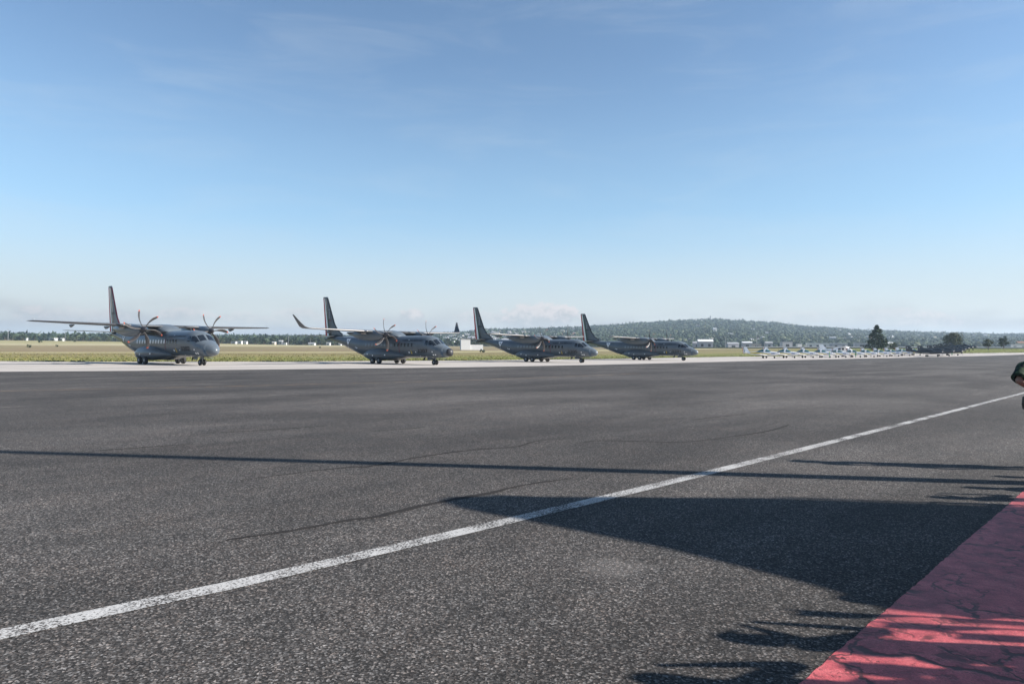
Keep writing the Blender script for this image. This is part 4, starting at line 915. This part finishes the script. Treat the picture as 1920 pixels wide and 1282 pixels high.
tree('low_bush', 'low bush to the right of the conifer', 'bush', leafy(7, 3.4, 6.0, 800, .45, [M['leaf_dark'], M['leaf_mid']], .0, 'round', 16), pxloc(1676, 345))
rnd = random.Random(11)
protos = []
for i in range(7):
    H = (9, 11, 8, 10, 12, 9, 10)[i]; W = (7, 6, 8, 7.5, 5.5, 9, 6)[i]
    protos.append(leafy(20 + i, H, W, 520, 1.15, [[M['leaf_dark'], M['leaf_mid']], [M['leaf_mid'], M['leaf_dark']], [M['leaf_mid'], M['leaf_pale']]][i % 3], .12, 'cone' if i == 4 else 'round', 16))
TREE_Q = []
for k in range(295):
    px = rnd.uniform(-70, 1000) if k < 240 else rnd.uniform(1000, 1990)
    d = rnd.uniform(760, 990) if px > 480 or px < 0 else rnd.uniform(820, 995)
    TREE_Q.append((px, d, rnd.uniform(.6, .95) * (1.0 if px < 500 or px > 1000 else 1.2)))
used = [False] * 7
lab = 'hazy green tree in the long belt of trees behind the field'
for px, d, s in TREE_Q:
    i = rnd.randrange(7); geo = protos[i]
    if used[i]: geo = [g.copy() for g in geo]; [COL.objects.link(g) for g in geo]
    used[i] = True
    if px > 1000: s *= .72
    tree('belt_tree', lab, 'tree', geo, pxloc(px, d), s, rnd.uniform(0, 6.28), 'trees in the belt behind the field', rnd.uniform(1.2, 1.9))
for i in range(7):
    if not used[i]:
        for g in protos[i]: bpy.data.objects.remove(g)
# low scattered shrubs in the field, left
shp = leafy(41, 1.6, 3.4, 160, .5, [M['leaf_dark'], M['leaf_mid']], 0, 'round', 6)
for k, (px, d) in enumerate(((30, 480), (55, 300), (75, 420), (100, 520), (107, 330), (115, 540), (140, 470), (160, 600), (200, 560), (430, 560), (905, 300), (600, 420), (780, 380))):
    geo = shp if k == 0 else [g.copy() for g in shp]
    if k: [COL.objects.link(g) for g in geo]
    tree('field_shrub', 'low dark shrub dotted over the dry field', 'shrub', geo, pxloc(px, d), rnd.uniform(.6, 1.1), rnd.uniform(0, 6), 'shrubs in the field')

# forest mass over the hills and behind the belt (nobody could count it)
def forest():
    rs = np.random.RandomState(5)
    base_v = np.array([(0, 0, .86), (0, 0, -.3)] + [(math.cos(a) * .95, math.sin(a) * .95, .15) for a in np.arange(6) * math.pi / 3] + [(math.cos(a) * .72, math.sin(a) * .72, .66) for a in (np.arange(6) + .5) * math.pi / 3])
    base_t = [(1, 2 + (i + 1) % 6, 2 + i) for i in range(6)] + [(2 + i, 2 + (i + 1) % 6, 8 + i) for i in range(6)] + [(8 + i, 2 + (i + 1) % 6, 8 + (i + 1) % 6) for i in range(6)] + [(0, 8 + i, 8 + (i + 1) % 6) for i in range(6)]
    base_t = np.array(base_t); VV = []; TT = []; MI = []; n = 0
    for k in range(24000):
        px = rs.uniform(-90, 2010)
        dep = 1000 + 1420 * rs.rand() ** .75
        if dep > 2380: dep = 2400
        x = (px - 960) / F_PX * dep; z = zfun(x, dep); r = rs.uniform(3.2, 7.0) * (1.15 if dep > 2000 else 1) * (1.35 if px < 780 else 1)
        nv = base_v * (1 + rs.uniform(-.32, .32, (len(base_v), 1))) * np.array([r, r, r * rs.uniform(.75, 1.25)]) + np.array([x, dep, z + r * .3])
        VV.append(nv); TT.append(base_t + n); n += len(base_v); q = rs.rand(); MI += [0 if q < .45 else 1 if q < .86 else 2] * len(base_t)
        # ragged leaf cards around each crown
        for _ in range(5):
            d_ = rs.normal(size=3); d_ /= np.linalg.norm(d_); d_[2] = abs(d_[2]); c = np.array([x, dep, z + r * .4]) + d_ * r * np.array([1, 1, 1.1]); u = rs.normal(size=3) * r * .28; w = rs.normal(size=3) * r * .28
            VV.append(np.array([c - u, c + w, c + u])); TT.append(np.array([[n, n + 1, n + 2]])); n += 3; MI.append(int(q > .5))
    return tag(fast_mesh('hill_forest', np.concatenate(VV), np.concatenate(TT), [M['leaf_dark'], M['leaf_mid'], M['leaf_pale']], MI), 'mass of hazy trees covering the hills', 'forest', kind='stuff')
forest()
# grass tufts along the taxiway edge and over the field
def tufts():
    rs = np.random.RandomState(9); V = []; T = []; n = 0
    for k in range(12000):
        px = rs.uniform(-60, 1990); az = math.atan((px - 960) / F_PX); r0 = rC(az) + .3
        if r0 > 700: continue
        r = r0 + 120 * rs.rand() ** 2.2; x, y = r * math.sin(az), r * math.cos(az); z = zfun(x, y); h = rs.uniform(.04, .17)
        for j in range(3):
            a = rs.rand() * 6.28; w = rs.uniform(.05, .2); dx, dy = math.cos(a) * w, math.sin(a) * w
            V += [(x - dx, y - dy, z - .02), (x + dx, y + dy, z - .02), (x + rs.normal() * .08, y + rs.normal() * .08, z + h)]; T.append((n, n + 1, n + 2)); n += 3
    tag(fast_mesh('grass_tufts', V, T, [M['grass']]), 'dry grass tufts over the field edge', 'grass', kind='stuff')
tufts()

# ------------------------------------------------------------------ buildings
def house(name, label, loc, w, d, h, walls, roofm, rz=0, style='gable', group=None, openings=True, cat='house'):
    if loc[0] < -150: w, d, h = w * .78, d * .78, h * .72; walls = 'town_wall' if walls == 'wall_white' else walls; roofm = 'town_wall' if roofm == 'roof_white' else roofm
    root = empty(name, loc, rz); tag(root, label, cat, group)
    m = MB(); m.box((0, 0, h / 2 - .5), (w, d, h + 1)); m.build('wall', M[walls], root)
    rh = min(w, d) * .22 if style == 'gable' else .25; e = .4
    m = MB()
    if style == 'gable': m.add([(-w / 2 - e, -d / 2 - e, h), (w / 2 + e, -d / 2 - e, h), (w / 2 + e, d / 2 + e, h), (-w / 2 - e, d / 2 + e, h), (-w / 2 - e, 0, h + rh), (w / 2 + e, 0, h + rh)], [(0, 1, 5, 4), (2, 3, 4, 5), (0, 4, 3), (1, 2, 5), (0, 3, 2, 1)])
    elif style == 'arch': m.loft([[(x, (d / 2 + e) * math.cos(a), h + rh * 5 * math.sin(a)) for a in [math.pi * k / 8 for k in range(9)]] for x in (-w / 2 - e, w / 2 + e)])
    else: m.box((0, 0, h + .1), (w + .3, d + .3, .3))
    m.build('roof', M[roofm], root)
    if openings:
        k = max(1, int(w / 6))
        for i in range(k): m = MB(); m.box((-w / 2 + w * (i + .5) / k, -d / 2 - .02, h * .45), (w / k * .35, .08, h * .4)); m.build('window', M['opening'], root)
    return root
def L(px, d): return pxloc(px, d)
# white block building behind the third transport
bx, by, bz = pxloc(889, 400)
root = empty('block_building', (bx, by, bz), R(8), 1.22); tag(root, 'plain white block building with a tall left half, behind the third transport', 'building')
m = MB(); m.box((-4.2, 0, 2.25), (4.4, 6, 5.2)); m.build('tall_block', M['wall_white'], root); m = MB(); m.box((1.0, .2, 1.0), (6.0, 5.6, 2.9)); m.build('low_block', M['wall_white'], root)
m = MB(); m.box((-4.2, 0, 4.95), (4.6, 6.2, .16)); m.build('roof', M['roof_white'], root)
bl = [('flat white roofed shed in the trees at the far left', 100, 800, 9, 7, 4.2, 'roof_grey', 'roof_white', 'flat'), ('small white hut left of the field hut', 50, 760, 2.2, 2.5, 3.4, 'wall_white', 'roof_white', 'flat'), ('tiny white hut on the dry field at the left', 117, 700, 3, 3, 3.2, 'wall_white', 'roof_white', 'gable'),
      ('white shed between the first and second transports', 451, 760, 4.8, 4, 4.4, 'wall_white', 'roof_white', 'flat'), ('white lean to beside the white shed', 461, 770, 4, 4, 3.8, 'wall_white', 'roof_grey', 'gable'), ('low grey wall shed left of the white shed', 439, 775, 7, 5, 3.6, 'wall_grey', 'roof_grey', 'flat'),
      ('cream hut with a pointed roof near the second transport winglet', 514, 720, 4, 4, 3.4, 'wall_tan', 'roof_white', 'gable'), ('grey hut among the trees above the winglet', 527, 790, 5, 5, 6, 'wall_grey', 'roof_white', 'gable'), ('low white van shed below the grey hut', 535, 760, 4, 3, 3.2, 'wall_white', 'roof_white', 'flat'),
      ('white house low at the tail of the second transport', 585, 760, 9, 6, 2.8, 'wall_white', 'roof_grey', 'gable'), ('white gabled hut left of the insignia of the second transport', 616, 740, 5, 4, 3.5, 'wall_white', 'roof_grey', 'gable'), ('white hut under the tail cone of the second transport', 638, 730, 3, 3, 3, 'wall_white', 'roof_white', 'gable'),
      ('wide pale house with a white gable, right of the farthest transport', 1322, 640, 13, 9, 6.2, 'wall_grey', 'roof_white', 'gable'), ('small pale house left of the wide one', 1306, 660, 7, 6, 5, 'wall_grey', 'roof_grey', 'gable'), ('pale shed row left of the first white trainer', 1373, 700, 11, 7, 4.5, 'wall_grey', 'roof_grey', 'gable'),
      ('shed with a white arched roof behind the first white trainer', 1400, 640, 8, 8, 5, 'wall_grey', 'roof_white', 'arch'), ('long pale shed behind the first white trainer', 1410, 660, 16, 7, 4.4, 'wall_tan', 'roof_grey', 'flat'), ('small grey hut behind the second white trainer', 1441, 650, 6, 6, 5, 'wall_grey', 'roof_grey', 'gable'),
      ('grey building with a white end wall behind the third white trainer', 1474, 640, 9, 7, 6, 'wall_grey', 'roof_grey', 'flat'), ('white hut right of the grey building', 1498, 650, 4, 4, 4, 'wall_white', 'roof_white', 'flat'), ('long white shed behind the fourth and fifth white trainers', 1538, 640, 24, 8, 4.8, 'wall_white', 'roof_white', 'flat'),
      ('low white shed left of the high wing plane', 1572, 620, 13, 7, 4.5, 'wall_grey', 'roof_white', 'flat'), ('pale building with a tower block left of the conifer', 1614, 620, 11, 7, 5, 'wall_grey', 'roof_grey', 'flat'), ('low pale wall house beyond the two small trees', 1905, 640, 16, 8, 4, 'wall_grey', 'roof_grey', 'flat'),
      ('pale flat building on the far slope above the bush', 1698, 1500, 30, 14, 7, 'wall_white', 'roof_white', 'flat'), ('pink house among the trees at the far right', 1915, 820, 9, 8, 7, 'wall_tan', 'roof_rust', 'gable'), ('pale roofed house in trees right of the conifer', 1668, 1100, 8, 8, 6, 'wall_tan', 'roof_white', 'gable')]
for lb, px, d, w, dp, h, wl, rf, stl in bl:
    house('shed' if 'shed' in lb else 'hut' if 'hut' in lb else 'building', lb, L(px, d), w, dp, h, wl, rf, R(rnd.uniform(-14, 4)), stl, None, w > 4.5, 'shed' if 'shed' in lb else 'hut' if 'hut' in lb else 'building')
# hillside town: single-mesh houses, a pixel or two each
hp_ = []
for i, (wl, rf) in enumerate((('town_wall', 'town_wall'), ('town_wall', 'roof_grey'), ('wall_tan', 'town_wall'), ('wall_grey', 'roof_grey'), ('wall_grey', 'roof_rust'), ('town_wall', 'roof_grey'))):
    w, d, h = (9, 8, 6 + i % 3)
    m = MB(); m.box((0, 0, h / 2 - 1), (w, d, h + 2), 0); e = .4; rh = 2.0 if i % 2 else .5
    m.add([(-w / 2 - e, -d / 2 - e, h), (w / 2 + e, -d / 2 - e, h), (w / 2 + e, d / 2 + e, h), (-w / 2 - e, d / 2 + e, h), (-w / 2 - e, 0, h + rh), (w / 2 + e, 0, h + rh)], [(0, 1, 5, 4), (2, 3, 4, 5), (0, 4, 3), (1, 2, 5), (0, 3, 2, 1)], 1)
    m.box((0, -d / 2 - .03, h * .5), (w * .5, .1, 1.6), 2)
    hp_.append(m.build('town_house', [M[wl], M[rf], M['opening']]))
spots = []
for k in range(120): spots.append((rnd.gauss(872, 36), rnd.uniform(0, 1), 'dense'))
for k in range(34): spots.append((rnd.uniform(915, 1110), rnd.uniform(.1, .9), 'mid'))
for k in range(8): spots.append((rnd.uniform(1120, 1480), rnd.uniform(.0, .22), 'mid'))
for k in range(7): spots.append((rnd.uniform(1290, 1480), rnd.uniform(.25, 1), 'mid'))
for k in range(5): spots.append((rnd.uniform(1290, 1350), rnd.uniform(.85, 1), 'mid'))
for k in range(26): spots.append((rnd.uniform(1530, 1920), rnd.uniform(.2, 1), 'mid'))
usedh = [False] * 6
for px, k, kind in spots:
    i = rnd.randrange(4) if kind == 'dense' else rnd.randrange(6); o = hp_[i]
    if usedh[i]: o = o.copy(); COL.objects.link(o)
    usedh[i] = True; d = 1060 + 1300 * k; x, y, z = pxloc(px, d); s = rnd.uniform(.5, .95)
    o.location = (x, y - 5, z + 2.6); o.rotation_euler = (0, 0, rnd.uniform(-.5, .5)); o.scale = (s * rnd.uniform(.8, 1.6), s, s)
    if kind == 'dense': tag(o, 'tiny pale house in the dense hillside town between the second and third transports', 'house', 'houses of the dense hillside town')
    elif px < 1115: tag(o, 'pale house among trees on the low ridge behind the third transport', 'house', 'houses on the low ridge')
    elif px < 1500: tag(o, 'pale house scattered on the big wooded hill', 'house', 'houses on the big hill')
    else: tag(o, 'pale house among trees on the right hand slope', 'house', 'houses on the right slope')
# hilltop tower, poles, perimeter wall, windsock
x, y, z = pxloc(1332, 2390); t = empty('hill_tower', (x, y, z)); tag(t, 'small lookout tower on top of the big hill', 'tower')
m = MB(); m.tube([(0, 0, 0), (0, 0, 14)], [2.2, 1.6], 8); m.build('shaft', M['wall_grey'], t); m = MB(); m.tube([(0, 0, 14), (0, 0, 17), (0, 0, 20)], [2.8, 2.8, .3], 8); m.build('lantern', M['roof_grey'], t)
pl = empty('utility_pole', pxloc(15, 560)); tag(pl, 'thin pale utility pole standing at the edge of the field or apron', 'pole', 'utility poles beyond the field')
m = MB(); m.tube([(0, 0, 0), (0, 0, 9)], [.13, .08], 8); m.build('pole', M['wall_grey'], pl); m = MB(); m.box((0, 0, 8.6), (2.4, .15, .15)); m.build('crossarm', M['steel'], pl)
for px, d, s in ((122, 640, .9), (541, 700, 1), (582, 720, .8), (1300, 640, 1.2), (1419, 600, 1.6), (1360, 640, 1.2), (1500, 640, 1), (1612, 600, 1.2), (690, 720, .8)): copy_tree(pl, None, pxloc(px, d), rnd.uniform(-.5, .5), s)
def wall_run(name, label, pts, h, th, mat, cat):
    m = MB(); q = []
    for px, d in pts:
        x, y, z = pxloc(px, d); q.append([(x, y - th / 2, z - .3), (x, y + th / 2, z - .3), (x, y + th / 2, z + h), (x, y - th / 2, z + h)])
    m.loft(q); tag(m.build(name, mat), label, cat)
wall_run('perimeter_wall', 'long low pale perimeter wall along the far side of the right hand field', [(px, 610) for px in range(1390, 2000, 20)], 1.6, .3, M['wall_grey'], 'wall')
hedge = []
wall_run('drainage_bank', 'dark low bank in front of the perimeter wall', [(px, 596) for px in range(1290, 2000, 20)], .9, 2.0, M['leaf_dark'], 'bank')

# ------------------------------------------------------------------ air
hz = MB(); hz.box((0, 1900, 75), (8600, 9000, 154)); m = bpy.data.materials.new('haze'); m.use_nodes = True; w = NT(m.node_tree); w.n.clear()
out = w.node('ShaderNodeOutputMaterial'); pv = w.node('ShaderNodeVolumePrincipled', ins={'Color': (.64, .82, 1.0, 1), 'Density': .00014, 'Anisotropy': .2}); w.l.new(pv.outputs[0], out.inputs['Volume'])
tag(hz.build('haze', m), 'thin bluish haze over the airfield', 'haze', kind='stuff')
